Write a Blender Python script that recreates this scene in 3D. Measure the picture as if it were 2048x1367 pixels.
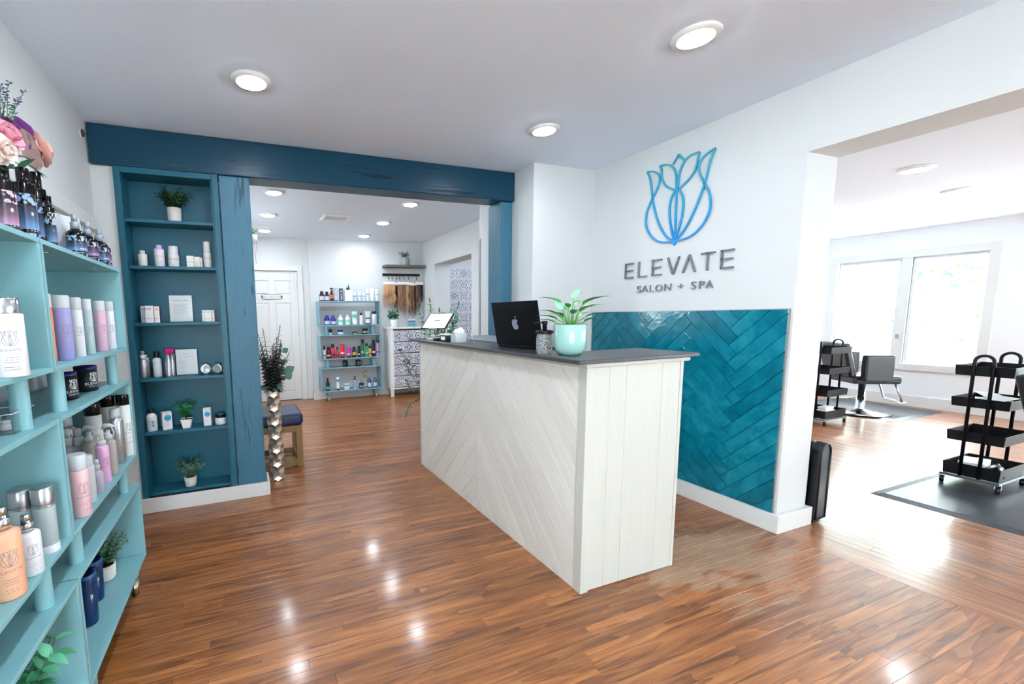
import bpy, bmesh, math, random
from mathutils import Vector, Matrix, Euler
random.seed(7)
R = random.Random(11)
SC = bpy.context.scene
COL = SC.collection
for o in list(bpy.data.objects):
    bpy.data.objects.remove(o)

# ------------------------------------------------------------------ camera
W_PX, H_PX = 2048, 1367
YAW, PITCH, ROLL = 0.3627306, 0.1172942, -0.0171543
F_PX, CX, CY = 858.7763, 818.0499, 731.2291
EYE = Vector((0.0, 0.0, 1.28))
_f = Vector((math.sin(YAW), math.cos(YAW), 0)); _r = Vector((math.cos(YAW), -math.sin(YAW), 0)); _u = Vector((0, 0, 1))
_f2 = _f * math.cos(PITCH) - _u * math.sin(PITCH); _u2 = _u * math.cos(PITCH) + _f * math.sin(PITCH)
CR = _r * math.cos(ROLL) + _u2 * math.sin(ROLL); CU = _u2 * math.cos(ROLL) - _r * math.sin(ROLL); CF = _f2
cam_data = bpy.data.cameras.new('camera')
cam_data.sensor_fit = 'HORIZONTAL'; cam_data.sensor_width = 36.0
cam_data.lens = F_PX / W_PX * 36.0
cam_data.shift_x = (W_PX / 2 - CX) / W_PX
cam_data.shift_y = (CY - H_PX / 2) / W_PX
cam_data.clip_start = 0.05; cam_data.clip_end = 200
cam = bpy.data.objects.new('camera', cam_data); COL.objects.link(cam)
m = Matrix.Identity(4)
for i in range(3):
    m[i][0] = CR[i]; m[i][1] = CU[i]; m[i][2] = -CF[i]; m[i][3] = EYE[i]
cam.matrix_world = m
SC.camera = cam

# ------------------------------------------------------------------ world, exposure
SC.view_settings.view_transform = 'Standard'
SC.view_settings.look = 'None'
SC.view_settings.gamma = 1.0
SC.view_settings.use_curve_mapping = False
SC.view_settings.exposure = 1.94
SKY = 9.0          # radiance of the overcast sky
LAMP = 44.0        # radiance of a downlight lens
wd = bpy.data.worlds.new('sky'); SC.world = wd; wd.use_nodes = True
bg = wd.node_tree.nodes['Background']
bg.inputs[0].default_value = (0.86, 0.94, 1.0, 1); bg.inputs[1].default_value = SKY
try:
    SC.cycles.use_denoising = True
    SC.cycles.denoiser = 'OPENIMAGEDENOISE'
    SC.cycles.max_bounces = 9
    SC.cycles.diffuse_bounces = 7
    SC.cycles.glossy_bounces = 3
    SC.cycles.transmission_bounces = 6
    SC.cycles.use_adaptive_sampling = True
    SC.cycles.adaptive_threshold = 0.04
    SC.cycles.transparent_max_bounces = 16
    SC.cycles.sample_clamp_indirect = 8.0
    SC.cycles.caustics_reflective = False
    SC.cycles.caustics_refractive = False
except Exception:
    pass

# ------------------------------------------------------------------ helpers
def ray(px, py):
    return (CR * ((px - CX) / F_PX) - CU * ((py - CY) / F_PX) + CF)
def pt(px, py, ax, val):
    d = ray(px, py); t = (val - EYE[ax]) / d[ax]
    return EYE + d * t
def seen(xl, xr, yb, yt, base, ax, val):
    """position, height and diameter of a thing standing at height base on the plane ax=val"""
    p = pt((xl + xr) / 2, yb, ax, val); p = Vector((p.x, p.y, base))
    n = Vector((p.x - EYE.x, p.y - EYE.y, 0)).normalized()
    def hit(px, py):
        d = ray(px, py); return EYE + d * ((p - EYE).dot(n) / d.dot(n))
    a, b = hit(xl, yb), hit(xr, yb)
    return p, hit((xl + xr) / 2, yt).z - base, (Vector((a.x - b.x, a.y - b.y, 0))).length

def lin(c):
    return tuple(((v / 255) / 12.92 if v / 255 <= 0.04045 else ((v / 255 + 0.055) / 1.055) ** 2.4) for v in c)

_mats = {}
def mat(rgb, rough=0.45, metal=0.0, trans=0.0, name=None, spec=0.5, coat=0.0, emit=0.0, ior=1.45, alpha=1.0, bump=0.0, bscale=60.0, var=0.0, sub=0.0):
    key = (tuple(rgb), rough, metal, trans, spec, coat, emit, ior, alpha, bump, bscale, var, sub)
    if key in _mats:
        return _mats[key]
    m = bpy.data.materials.new(name or 'paint_%d_%d_%d' % tuple(int(v) for v in rgb))
    m.use_nodes = True
    nt = m.node_tree; b = nt.nodes['Principled BSDF']
    c = (*lin(rgb), 1)
    b.inputs['Base Color'].default_value = c
    b.inputs['Roughness'].default_value = rough
    b.inputs['Metallic'].default_value = metal
    b.inputs['Transmission Weight'].default_value = trans
    b.inputs['Specular IOR Level'].default_value = spec
    b.inputs['Coat Weight'].default_value = coat
    b.inputs['Coat Roughness'].default_value = 0.08
    b.inputs['IOR'].default_value = ior
    b.inputs['Alpha'].default_value = alpha
    if sub:
        b.inputs['Subsurface Weight'].default_value = sub
        b.inputs['Subsurface Radius'].default_value = (0.01, 0.01, 0.01)
    if emit:
        b.inputs['Emission Color'].default_value = c
        b.inputs['Emission Strength'].default_value = emit
    if bump or var:
        tc = nt.nodes.new('ShaderNodeTexCoord')
        n = nt.nodes.new('ShaderNodeTexNoise'); n.inputs['Scale'].default_value = bscale; n.inputs['Detail'].default_value = 4
        nt.links.new(tc.outputs['Object'], n.inputs['Vector'])
        if bump:
            bp = nt.nodes.new('ShaderNodeBump'); bp.inputs['Strength'].default_value = bump; bp.inputs['Distance'].default_value = 0.01
            nt.links.new(n.outputs['Fac'], bp.inputs['Height']); nt.links.new(bp.outputs['Normal'], b.inputs['Normal'])
        if var:
            mx = nt.nodes.new('ShaderNodeMix'); mx.data_type = 'RGBA'
            mx.inputs[6].default_value = tuple(max(0, v * (1 - var)) for v in c[:3]) + (1,)
            mx.inputs[7].default_value = tuple(min(1, v * (1 + var)) for v in c[:3]) + (1,)
            nt.links.new(n.outputs['Fac'], mx.inputs[0]); nt.links.new(mx.outputs[2], b.inputs['Base Color'])
    _mats[key] = m
    return m

class NT:
    """small node-graph writer"""
    def __init__(self, name):
        self.m = bpy.data.materials.new(name); self.m.use_nodes = True
        self.t = self.m.node_tree; self.b = self.t.nodes['Principled BSDF']
    def n(self, typ, **kw):
        nd = self.t.nodes.new(typ)
        for k, v in kw.items(): setattr(nd, k, v)
        return nd
    def link(self, a, b): self.t.links.new(a, b)
    def put(self, sock, v):
        if hasattr(v, 'links') or isinstance(v, bpy.types.NodeSocket): self.link(v, sock)
        else: sock.default_value = v
    def math(self, op, a, b=None, c=None):
        nd = self.n('ShaderNodeMath', operation=op)
        self.put(nd.inputs[0], a)
        if b is not None: self.put(nd.inputs[1], b)
        if c is not None: self.put(nd.inputs[2], c)
        return nd.outputs[0]
    def vec(self, op, a, b=None):
        nd = self.n('ShaderNodeVectorMath', operation=op)
        self.put(nd.inputs[0], a)
        if b is not None: self.put(nd.inputs[1], b)
        return nd.outputs[0]
    def noise(self, vec, scale, detail=4, rough=0.55, dist=0.0):
        nd = self.n('ShaderNodeTexNoise'); self.put(nd.inputs['Vector'], vec)
        nd.inputs['Scale'].default_value = scale; nd.inputs['Detail'].default_value = detail
        nd.inputs['Roughness'].default_value = rough; nd.inputs['Distortion'].default_value = dist
        return nd.outputs['Fac']
    def ramp(self, fac, stops):
        nd = self.n('ShaderNodeValToRGB'); self.put(nd.inputs[0], fac)
        e = nd.color_ramp.elements
        while len(e) > 1: e.remove(e[-1])
        e[0].position = stops[0][0]; e[0].color = (*lin(stops[0][1]), 1)
        for p, c in stops[1:]:
            k = e.new(p); k.color = (*lin(c), 1)
        return nd.outputs[0]
    def mix(self, fac, a, b, blend='MIX'):
        nd = self.n('ShaderNodeMix', data_type='RGBA', blend_type=blend)
        self.put(nd.inputs[0], fac); self.put(nd.inputs[6], a); self.put(nd.inputs[7], b)
        return nd.outputs[2]
    def bump(self, h, strength, dist=0.01):
        nd = self.n('ShaderNodeBump'); nd.inputs['Strength'].default_value = strength; nd.inputs['Distance'].default_value = dist
        self.put(nd.inputs['Height'], h); self.link(nd.outputs[0], self.b.inputs['Normal'])
    def sep(self, v):
        nd = self.n('ShaderNodeSeparateXYZ'); self.put(nd.inputs[0], v); return nd.outputs
    def comb(self, x, y, z):
        nd = self.n('ShaderNodeCombineXYZ')
        for i, v in enumerate((x, y, z)): self.put(nd.inputs[i], v)
        return nd.outputs[0]

class MB:
    """collects shapes; build() links them as one mesh object"""
    def __init__(self): self.v = []; self.f = []; self.s = []
    def add(self, vs, fs, smooth=False):
        k = len(self.v); self.v += [tuple(p) for p in vs]
        self.f += [tuple(i + k for i in q) for q in fs]; self.s += [smooth] * len(fs); return self
    def box(self, x0, y0, z0, x1, y1, z1, rot=None, piv=None):
        vs = [(x, y, z) for x in (x0, x1) for y in (y0, y1) for z in (z0, z1)]
        if rot is not None:
            pv = Vector(piv if piv else ((x0 + x1) / 2, (y0 + y1) / 2, (z0 + z1) / 2))
            vs = [rot @ (Vector(p) - pv) + pv for p in vs]
        return self.add(vs, [(0, 1, 3, 2), (4, 6, 7, 5), (0, 4, 5, 1), (2, 3, 7, 6), (0, 2, 6, 4), (1, 5, 7, 3)])
    def lathe(self, prof, n=20, c=(0, 0, 0), smooth=True, sx=1.0, sy=1.0, caps=True):
        vs = []; fs = []
        for r, z in prof:
            for i in range(n):
                a = 2 * math.pi * i / n
                vs.append((c[0] + r * sx * math.cos(a), c[1] + r * sy * math.sin(a), c[2] + z))
        for j in range(len(prof) - 1):
            for i in range(n):
                fs.append((j * n + i, j * n + (i + 1) % n, (j + 1) * n + (i + 1) % n, (j + 1) * n + i))
        self.add(vs, fs, smooth)
        if caps:
            k = len(self.v) - len(vs)
            if prof[0][0] > 1e-6: self.f.append(tuple(k + i for i in range(n))[::-1]); self.s.append(False)
            if prof[-1][0] > 1e-6: self.f.append(tuple(k + (len(prof) - 1) * n + i for i in range(n))); self.s.append(False)
        return self
    def tube(self, path, r, n=8, smooth=True, caps=True):
        P = [Vector(p) for p in path]; vs = []; fs = []
        rs = r if isinstance(r, (list, tuple)) else [r] * len(P)
        up = Vector((0, 0, 1)); prev = None
        for i, p in enumerate(P):
            t = (P[min(i + 1, len(P) - 1)] - P[max(i - 1, 0)])
            t = t.normalized() if t.length > 1e-9 else Vector((0, 0, 1))
            if prev is None:
                a = t.cross(up if abs(t.dot(up)) < 0.95 else Vector((1, 0, 0))).normalized()
            else:
                a = (prev - t * prev.dot(t)).normalized()
            prev = a; b = t.cross(a)
            for k in range(n):
                w = 2 * math.pi * k / n
                vs.append(p + (a * math.cos(w) + b * math.sin(w)) * rs[i])
        for j in range(len(P) - 1):
            for k in range(n):
                fs.append((j * n + k, j * n + (k + 1) % n, (j + 1) * n + (k + 1) % n, (j + 1) * n + k))
        if caps:
            fs.append(tuple(range(n))[::-1]); fs.append(tuple((len(P) - 1) * n + k for k in range(n)))
        return self.add(vs, fs, smooth)
    def prism(self, pts, ax, a, b, smooth=False):
        """polygon pts (2D) extruded along axis ax from a to b"""
        def to3(p, w):
            q = [p[0], p[1]]; q.insert(ax, w); return tuple(q)
        n = len(pts)
        vs = [to3(p, a) for p in pts] + [to3(p, b) for p in pts]
        fs = [tuple(range(n))[::-1], tuple(range(n, 2 * n))] + [(i, (i + 1) % n, n + (i + 1) % n, n + i) for i in range(n)]
        return self.add(vs, fs, smooth)
    def leaf(self, base, d, up, L, Wd, curl=0.3, n=4, fold=0.25, shape='oval'):
        base = Vector(base); d = Vector(d).normalized(); side = d.cross(Vector(up))
        if side.length < 1e-4: side = d.cross(Vector((1, 0, 0)))
        side.normalize(); nrm = side.cross(d).normalized()
        vs = []; fs = []
        for i in range(n + 1):
            t = i / n
            w = Wd * (math.sin(math.pi * (t ** (0.8 if shape == 'oval' else 0.55))) if 0 < t < 1 else 0.06) * 0.5
            c = base + d * (L * t) - nrm * (curl * L * t * t)
            vs += [c - side * w + nrm * (w * fold), c, c + side * w + nrm * (w * fold)]
        for i in range(n):
            a = i * 3; fs += [(a, a + 1, a + 4, a + 3), (a + 1, a + 2, a + 5, a + 4)]
        return self.add(vs, fs, True)
    def mesh(self, name):
        me = bpy.data.meshes.new(name); me.from_pydata(self.v, [], self.f)
        me.polygons.foreach_set('use_smooth', self.s); me.update(); return me

def link(name, me, parent=None, loc=None, rot=None):
    o = bpy.data.objects.new(name, me); COL.objects.link(o)
    if parent: o.parent = parent
    if loc is not None: o.location = loc
    if rot is not None: o.rotation_euler = rot
    return o
def part(name, mb, mt, parent=None, bevel=0.0, loc=None, rot=None, label=None, seg=2):
    me = mb.mesh(name); me.materials.append(mt)
    o = link(name, me, parent, loc, rot)
    if bevel:
        bv = o.modifiers.new('bevel', 'BEVEL'); bv.width = bevel; bv.segments = seg; bv.limit_method = 'ANGLE'; bv.angle_limit = 0.6
    if label: o['label'] = label
    return o
def tag(o, label, cat, group=None, kind=None):
    o['label'] = label; o['category'] = cat
    if group: o['group'] = group
    if kind: o['kind'] = kind
    return o
def thing(name, label, cat, loc=(0, 0, 0), rz=0.0, group=None):
    o = bpy.data.objects.new(name, None); COL.objects.link(o); o.empty_display_size = 0.05
    o.location = loc; o.rotation_euler = (0, 0, rz)
    return tag(o, label, cat, group)
def struct(name, mb, mt, bevel=0.0, label=None):
    o = part(name, mb, mt, None, bevel); o['kind'] = 'structure'
    if label: o['label'] = label
    return o
def B(*a): return MB().box(*a)

_txt = {}
def text_mesh(s, offset=0.0):
    """flat outline of a short text, height of capitals = 1, centred"""
    if (s, offset) in _txt: return _txt[(s, offset)]
    cu = bpy.data.curves.new('lettering', 'FONT'); cu.body = s; cu.align_x = 'CENTER'; cu.resolution_u = 3; cu.offset = offset
    o = bpy.data.objects.new('lettering', cu); COL.objects.link(o)
    dg = bpy.context.evaluated_depsgraph_get(); dg.update()
    me = bpy.data.meshes.new_from_object(o.evaluated_get(dg))
    bpy.data.objects.remove(o); bpy.data.curves.remove(cu)
    vs = [(v.co.x, v.co.y) for v in me.vertices]; fs = [tuple(p.vertices) for p in me.polygons]
    bpy.data.meshes.remove(me)
    y0 = min(v[1] for v in vs); y1 = max(v[1] for v in vs); x0 = min(v[0] for v in vs); x1 = max(v[0] for v in vs)
    k = 1.0 / (y1 - y0)
    vs = [((x - (x0 + x1) / 2) * k, (y - y0) * k) for x, y in vs]
    _txt[(s, offset)] = (vs, fs); return (vs, fs)

def smooth_line(pts, n=6, closed=False):
    P = [Vector((p[0], p[1])) for p in pts]; out = []
    for i in range(len(P) - 1):
        p0 = P[max(i - 1, 0)]; p1 = P[i]; p2 = P[i + 1]; p3 = P[min(i + 2, len(P) - 1)]
        for k in range(n):
            t = k / n
            out.append(0.5 * ((2 * p1) + (p2 - p0) * t + (2 * p0 - 5 * p1 + 4 * p2 - p3) * t * t + (3 * p1 - p0 - 3 * p2 + p3) * t ** 3))
    out.append(P[-1]); return out
def ribbon(pts, w):
    """2D polyline to a strip of quads: verts, faces"""
    P = [Vector((p[0], p[1])) for p in pts]; vs = []; fs = []
    for i, p in enumerate(P):
        a = (P[i] - P[i - 1]).normalized() if i > 0 else None
        b = (P[i + 1] - P[i]).normalized() if i < len(P) - 1 else None
        t = ((a or b) + (b or a)); t = t.normalized() if t.length > 1e-6 else (b or a)
        n = Vector((-t.y, t.x)); k = 1.0
        if a and b: k = min(1.6, 1 / max(0.5, abs(t.dot(b))))
        vs += [p + n * (w / 2 * k), p - n * (w / 2 * k)]
    for i in range(len(P) - 1): fs.append((2 * i, 2 * i + 1, 2 * i + 3, 2 * i + 2))
    return vs, fs
def solid_strip(mb, pts, w, f3, d0, d1):
    """extruded ribbon; f3(u, v, depth) -> 3D point"""
    vs, fs = ribbon(pts, w); n = len(vs)
    V = [f3(p[0], p[1], d0) for p in vs] + [f3(p[0], p[1], d1) for p in vs]
    F = [tuple(i + n for i in q) for q in fs] + [q[::-1] for q in fs]
    for i in range(len(pts) - 1):
        a, b, c, d = 2 * i, 2 * i + 1, 2 * i + 3, 2 * i + 2
        F += [(a, d, d + n, a + n), (b, b + n, c + n, c)]
    e = 2 * (len(pts) - 1)
    F += [(0, n, n + 1, 1), (e, e + 1, e + 1 + n, e + n)]
    mb.add(V, F)

# ------------------------------------------------------------------ surface materials
WALL = mat((209, 211, 212), 0.75, name='wall_paint', bump=0.05, bscale=220, spec=0.3)
CEIL = mat((230, 238, 250), 0.85, name='ceiling_paint', bump=0.12, bscale=160, spec=0.2)
TRIM = mat((216, 217, 216), 0.4, name='trim_paint')
WHITE = mat((238, 238, 236), 0.4, name='white_gloss')
BLACK = mat((14, 14, 16), 0.35, name='black_plastic')
CHROME = mat((205, 207, 210), 0.18, 1.0, name='chrome')
SATIN = mat((190, 192, 195), 0.32, 1.0, name='brushed_silver')
DARKTXT = mat((62, 66, 74), 0.6, name='grey_ink')
MINT = mat((126, 176, 184), 0.38, name='mint_paint', bump=0.03, bscale=140)

def floor_material(name, along, per_object):
    g = NT(name)
    pos = g.n('ShaderNodeNewGeometry')
    rnd = g.n('ShaderNodeObjectInfo').outputs['Random'] if per_object else pos.outputs['Random Per Island']
    off = g.comb(g.math('MULTIPLY', rnd, 41.0), g.math('MULTIPLY', rnd, 87.0), g.math('MULTIPLY', rnd, 23.0))
    p = g.vec('ADD', pos.outputs['Position'], off)
    s = (1.5, 19.0, 19.0) if along == 'x' else (19.0, 1.5, 19.0)
    s2 = (9.0, 210.0, 60.0) if along == 'x' else (210.0, 9.0, 60.0)
    grain = g.noise(g.vec('MULTIPLY', p, s), 1.0, 5, 0.6, 1.1)
    fine = g.noise(g.vec('MULTIPLY', p, s2), 1.0, 3, 0.6)
    cath = g.math('FRACT', g.math('MULTIPLY', g.noise(g.vec('MULTIPLY', p, tuple(v * 0.55 for v in s)), 1.0, 2, 0.5, 0.6), 7.0))
    mixg = g.math('ADD', g.math('MULTIPLY', grain, 0.62), g.math('ADD', g.math('MULTIPLY', fine, 0.25), g.math('MULTIPLY', cath, 0.14)))
    col = g.ramp(mixg, [(0.25, (54, 28, 11)), (0.40, (118, 67, 30)), (0.54, (162, 99, 49)), (0.74, (200, 137, 80))])
    tone = g.math('ADD', g.math('MULTIPLY', rnd, 0.42), 0.68)
    col = g.mix(1.0, col, g.comb(tone, tone, tone), 'MULTIPLY')
    rough = g.math('ADD', 0.34, g.math('MULTIPLY', fine, 0.14))
    g.b.inputs['Coat Weight'].default_value = 0.45 if along == 'x' else 0.8; g.b.inputs['Coat Roughness'].default_value = 0.13 if along == 'x' else 0.2
    if per_object:
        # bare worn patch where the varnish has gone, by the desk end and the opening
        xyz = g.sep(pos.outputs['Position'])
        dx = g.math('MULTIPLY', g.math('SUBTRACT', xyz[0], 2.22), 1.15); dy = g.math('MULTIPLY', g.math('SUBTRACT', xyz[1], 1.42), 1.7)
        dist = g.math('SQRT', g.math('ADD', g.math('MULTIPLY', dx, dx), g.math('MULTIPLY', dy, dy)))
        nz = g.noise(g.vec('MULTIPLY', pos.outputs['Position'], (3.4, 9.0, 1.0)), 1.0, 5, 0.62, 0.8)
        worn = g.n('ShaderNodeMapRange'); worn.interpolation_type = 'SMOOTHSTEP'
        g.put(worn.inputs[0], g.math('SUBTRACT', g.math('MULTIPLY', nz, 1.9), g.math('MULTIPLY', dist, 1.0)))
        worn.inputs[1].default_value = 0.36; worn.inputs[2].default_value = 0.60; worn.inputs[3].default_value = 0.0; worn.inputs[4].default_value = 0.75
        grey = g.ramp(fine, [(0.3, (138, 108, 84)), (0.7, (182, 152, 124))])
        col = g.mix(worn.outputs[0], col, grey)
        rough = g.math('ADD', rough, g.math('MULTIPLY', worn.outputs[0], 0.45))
    g.link(col, g.b.inputs['Base Color']); g.link(rough, g.b.inputs['Roughness'])
    g.b.inputs['Specular IOR Level'].default_value = 0.55
    g.bump(g.math('ADD', g.math('MULTIPLY', fine, 0.35), g.noise(pos.outputs['Position'], 5.0, 2)), 0.09, 0.01)
    return g.m
OAK_OBJ = floor_material('oak_board', 'x', True)
OAK_X = floor_material('oak_boards_joined', 'x', False)
OAK_Y = floor_material('oak_boards_salon', 'y', False)

def painted_wood(name, rgb, stretch, strength=0.35, rough=0.38, var=0.12, cracks=True):
    g = NT(name); tc = g.n('ShaderNodeTexCoord')
    v = g.vec('MULTIPLY', tc.outputs['Object'], stretch)
    a = g.noise(v, 1.0, 5, 0.6, 0.4); b = g.noise(g.vec('MULTIPLY', v, (0.45, 0.45, 0.45)), 1.0, 3, 0.5, 1.5)
    c = lin(rgb)
    lo = tuple(x * (1 - var) for x in c) + (1,); hi = tuple(min(1, x * (1 + var)) for x in c) + (1,)
    col = g.mix(a, lo, hi)
    h = a
    if cracks:
        cr = g.n('ShaderNodeMapRange'); g.put(cr.inputs[0], b); cr.inputs[1].default_value = 0.28; cr.inputs[2].default_value = 0.35
        col = g.mix(cr.outputs[0], tuple(x * 0.5 for x in c) + (1,), col)
        h = g.math('ADD', g.math('MULTIPLY', a, 0.5), cr.outputs[0])
    g.link(col, g.b.inputs['Base Color']); g.b.inputs['Roughness'].default_value = rough; g.b.inputs['Specular IOR Level'].default_value = 0.32
    g.bump(h, strength, 0.004)
    return g.m
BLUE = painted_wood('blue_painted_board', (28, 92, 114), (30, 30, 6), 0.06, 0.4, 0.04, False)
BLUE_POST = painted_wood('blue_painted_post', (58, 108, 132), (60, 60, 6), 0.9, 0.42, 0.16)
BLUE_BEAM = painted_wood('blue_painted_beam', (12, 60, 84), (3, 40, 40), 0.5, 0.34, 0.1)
WASH = painted_wood('whitewashed_board', (196, 192, 184), (8, 8, 8), 0.1, 0.5, 0.06, False)
WASH_Z = painted_wood('whitewashed_board_upright', (188, 188, 182), (50, 50, 2.5), 0.12, 0.5, 0.06, False)
TOPWOOD = painted_wood('dark_stained_worktop', (64, 66, 70), (50, 4, 50), 0.25, 0.34, 0.35, False)

def wash_slanted(name, sgn):
    g = NT(name); tc = g.n('ShaderNodeTexCoord'); x = g.sep(tc.outputs['Object'])
    ob = g.n('ShaderNodeObjectInfo').outputs['Random']
    al = g.math('ADD', x[1], g.math('MULTIPLY', x[2], 1.07 * sgn)); ac = g.math('SUBTRACT', g.math('MULTIPLY', x[1], 1.07), g.math('MULTIPLY', x[2], sgn))
    v = g.comb(g.math('ADD', g.math('MULTIPLY', al, 2.5), g.math('MULTIPLY', ob, 60)), g.math('MULTIPLY', ac, 45.0), 0.0)
    a = g.noise(v, 1.0, 5, 0.6, 0.6)
    col = g.ramp(a, [(0.25, (208, 203, 195)), (0.5, (218, 216, 211)), (0.8, (225, 225, 222))])
    t = g.math('ADD', 0.93, g.math('MULTIPLY', ob, 0.10))
    col = g.mix(1.0, col, g.comb(t, t, t), 'MULTIPLY')
    g.link(col, g.b.inputs['Base Color']); g.b.inputs['Roughness'].default_value = 0.5
    g.bump(a, 0.12, 0.004)
    return g.m
WASH_L = wash_slanted('whitewashed_chevron_board_l', -1); WASH_R = wash_slanted('whitewashed_chevron_board_r', 1)

def tile_material():
    g = NT('teal_glazed_tile'); tc = g.n('ShaderNodeTexCoord'); pos = g.n('ShaderNodeNewGeometry').outputs['Position']
    ob = g.n('ShaderNodeObjectInfo').outputs['Random']
    a = g.noise(g.vec('ADD', pos, g.comb(g.math('MULTIPLY', ob, 30), 0.0, 0.0)), 9.0, 4, 0.6, 0.5)
    col = g.ramp(g.math('ADD', g.math('MULTIPLY', a, 0.8), g.math('MULTIPLY', ob, 0.22)), [(0.3, (4, 88, 108)), (0.55, (8, 112, 134)), (0.8, (36, 140, 158))])
    g.link(col, g.b.inputs['Base Color']); g.b.inputs['Roughness'].default_value = 0.12
    g.bump(g.noise(pos, 16.0, 3), 0.32, 0.006)
    return g.m
TILE = tile_material()

def pattern_material():
    """white ground with blue-grey geometric tile prints, square tiles of side 1 in local x/z units of 0.16 m"""
    g = NT('patterned_tile_print'); tc = g.n('ShaderNodeTexCoord'); x = g.sep(tc.outputs['Object'])
    S = 0.165
    u = g.math('DIVIDE', x[0], S); v = g.math('ADD', g.math('DIVIDE', x[2], S), 0.5)
    ob = g.n('ShaderNodeObjectInfo').outputs['Random']
    iu = g.math('FLOOR', u)
    fu = g.math('SUBTRACT', g.math('MULTIPLY', g.math('FRACT', u), 2.0), 1.0); fv = g.math('SUBTRACT', g.math('MULTIPLY', v, 2.0), 1.0)
    au = g.math('ABSOLUTE', fu); av = g.math('ABSOLUTE', fv)
    dia = g.math('ADD', au, av); rad = g.math('SQRT', g.math('ADD', g.math('MULTIPLY', fu, fu), g.math('MULTIPLY', fv, fv)))
    wn = g.n('ShaderNodeTexWhiteNoise', noise_dimensions='2D'); g.put(wn.inputs['Vector'], g.comb(g.math('ADD', iu, 0.5), g.math('FLOOR', g.math('MULTIPLY', ob, 97.0)), 0.0))
    sel = wn.outputs['Value']
    def band(val, f, ph=0.0): return g.math('SINE', g.math('ADD', g.math('MULTIPLY', val, f), ph))
    a = g.math('MAXIMUM', band(dia, 12.0), g.math('MULTIPLY', band(fu, 15.0), band(fv, 15.0)))
    b = g.math('MAXIMUM', g.math('MULTIPLY', band(fu, 19.0), band(fv, 19.0, 1.5)), band(g.math('MULTIPLY', au, av), 26.0))
    c = g.math('MAXIMUM', band(rad, 13.0, 0.6), g.math('MULTIPLY', band(g.math('SUBTRACT', fu, fv), 11.0), band(g.math('ADD', fu, fv), 11.0)))
    s1 = g.math('GREATER_THAN', sel, 0.36); s2 = g.math('GREATER_THAN', sel, 0.68)
    def pick(s, p, q): return g.math('ADD', g.math('MULTIPLY', g.math('SUBTRACT', 1.0, s), p), g.math('MULTIPLY', s, q))
    pat = pick(s2, pick(s1, a, b), c)
    ink = g.math('GREATER_THAN', pat, 0.42)
    edge = g.math('LESS_THAN', g.math('MAXIMUM', au, av), 0.94)
    ink = g.math('MULTIPLY', ink, edge)
    tint = g.noise(tc.outputs['Object'], 40.0, 2)
    blue = g.mix(tint, (*lin((88, 98, 140)), 1), (*lin((136, 140, 168)), 1))
    g.link(g.mix(ink, (*lin((236, 237, 240)), 1), blue), g.b.inputs['Base Color']); g.b.inputs['Roughness'].default_value = 0.35
    return g.m
PATTERN = pattern_material()

def clear_glass(name, tint=(1, 1, 1)):
    m = bpy.data.materials.new(name); m.use_nodes = True; nt = m.node_tree
    for n in list(nt.nodes): nt.nodes.remove(n)
    out = nt.nodes.new('ShaderNodeOutputMaterial'); mx = nt.nodes.new('ShaderNodeMixShader'); lw = nt.nodes.new('ShaderNodeLayerWeight'); lw.inputs[0].default_value = 0.5; pw = nt.nodes.new('ShaderNodeMath'); pw.operation = 'POWER'; pw.inputs[1].default_value = 4.0; nt.links.new(lw.outputs['Facing'], pw.inputs[0]); fr = nt.nodes.new('ShaderNodeMath'); fr.operation = 'MULTIPLY_ADD'; fr.inputs[1].default_value = 0.8; fr.inputs[2].default_value = 0.04; nt.links.new(pw.outputs[0], fr.inputs[0])
    tr = nt.nodes.new('ShaderNodeBsdfTransparent'); tr.inputs[0].default_value = (*tint, 1); gl = nt.nodes.new('ShaderNodeBsdfGlossy'); gl.inputs['Roughness'].default_value = 0.02
    nt.links.new(fr.outputs[0], mx.inputs[0]); nt.links.new(tr.outputs[0], mx.inputs[1]); nt.links.new(gl.outputs[0], mx.inputs[2]); nt.links.new(mx.outputs[0], out.inputs[0])
    return m
PANE = clear_glass('window_glass', (0.97, 0.99, 0.98))
ACRYLIC = clear_glass('clear_acrylic', (0.96, 0.97, 0.97))

# ------------------------------------------------------------------ floor
ZC = 2.445        # ceiling of the front and back rooms
ZS = 2.255        # ceiling of the salon
XL, XR = -0.815, 2.80
floor = struct('floor', B(-0.95, -2.75, -0.12, 8.15, 6.98, -0.02), mat((60, 42, 30), 0.8))
PW = 0.0505
unit = MB(); hw = PW / 2; gp = 0.0003
unit.add([(0, -hw + gp, -0.02), (0, hw - gp, -0.02), (0, hw - gp, -0.0008), (0, hw - gp - 0.0006, 0), (0, -hw + gp + 0.0006, 0), (0, -hw + gp, -0.0008),
          (1, -hw + gp, -0.02), (1, hw - gp, -0.02), (1, hw - gp, -0.0008), (1, hw - gp - 0.0006, 0), (1, -hw + gp + 0.0006, 0), (1, -hw + gp, -0.0008)],
         [(5, 4, 3, 2, 1, 0), (6, 7, 8, 9, 10, 11), (0, 1, 7, 6), (1, 2, 8, 7), (2, 3, 9, 8), (3, 4, 10, 9), (4, 5, 11, 10), (5, 0, 6, 11)])
unit_me = unit.mesh('plank'); unit_me.materials.append(OAK_OBJ)
def rows(a, b, rnd, lo=0.5, hi=1.5):
    x = a - rnd.uniform(0, 0.7); out = []
    while x < b:
        L = rnd.uniform(lo, hi)
        if b - (x + L) < 0.25: L = b - x + 0.001
        s, e = max(a, x), min(b, x + L)
        if e - s > 0.03: out.append((s, e))
        x += L
    return out
Y0P, Y1P = 0.36, 3.60
rnd = random.Random(5)
y = Y0P + hw
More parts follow.
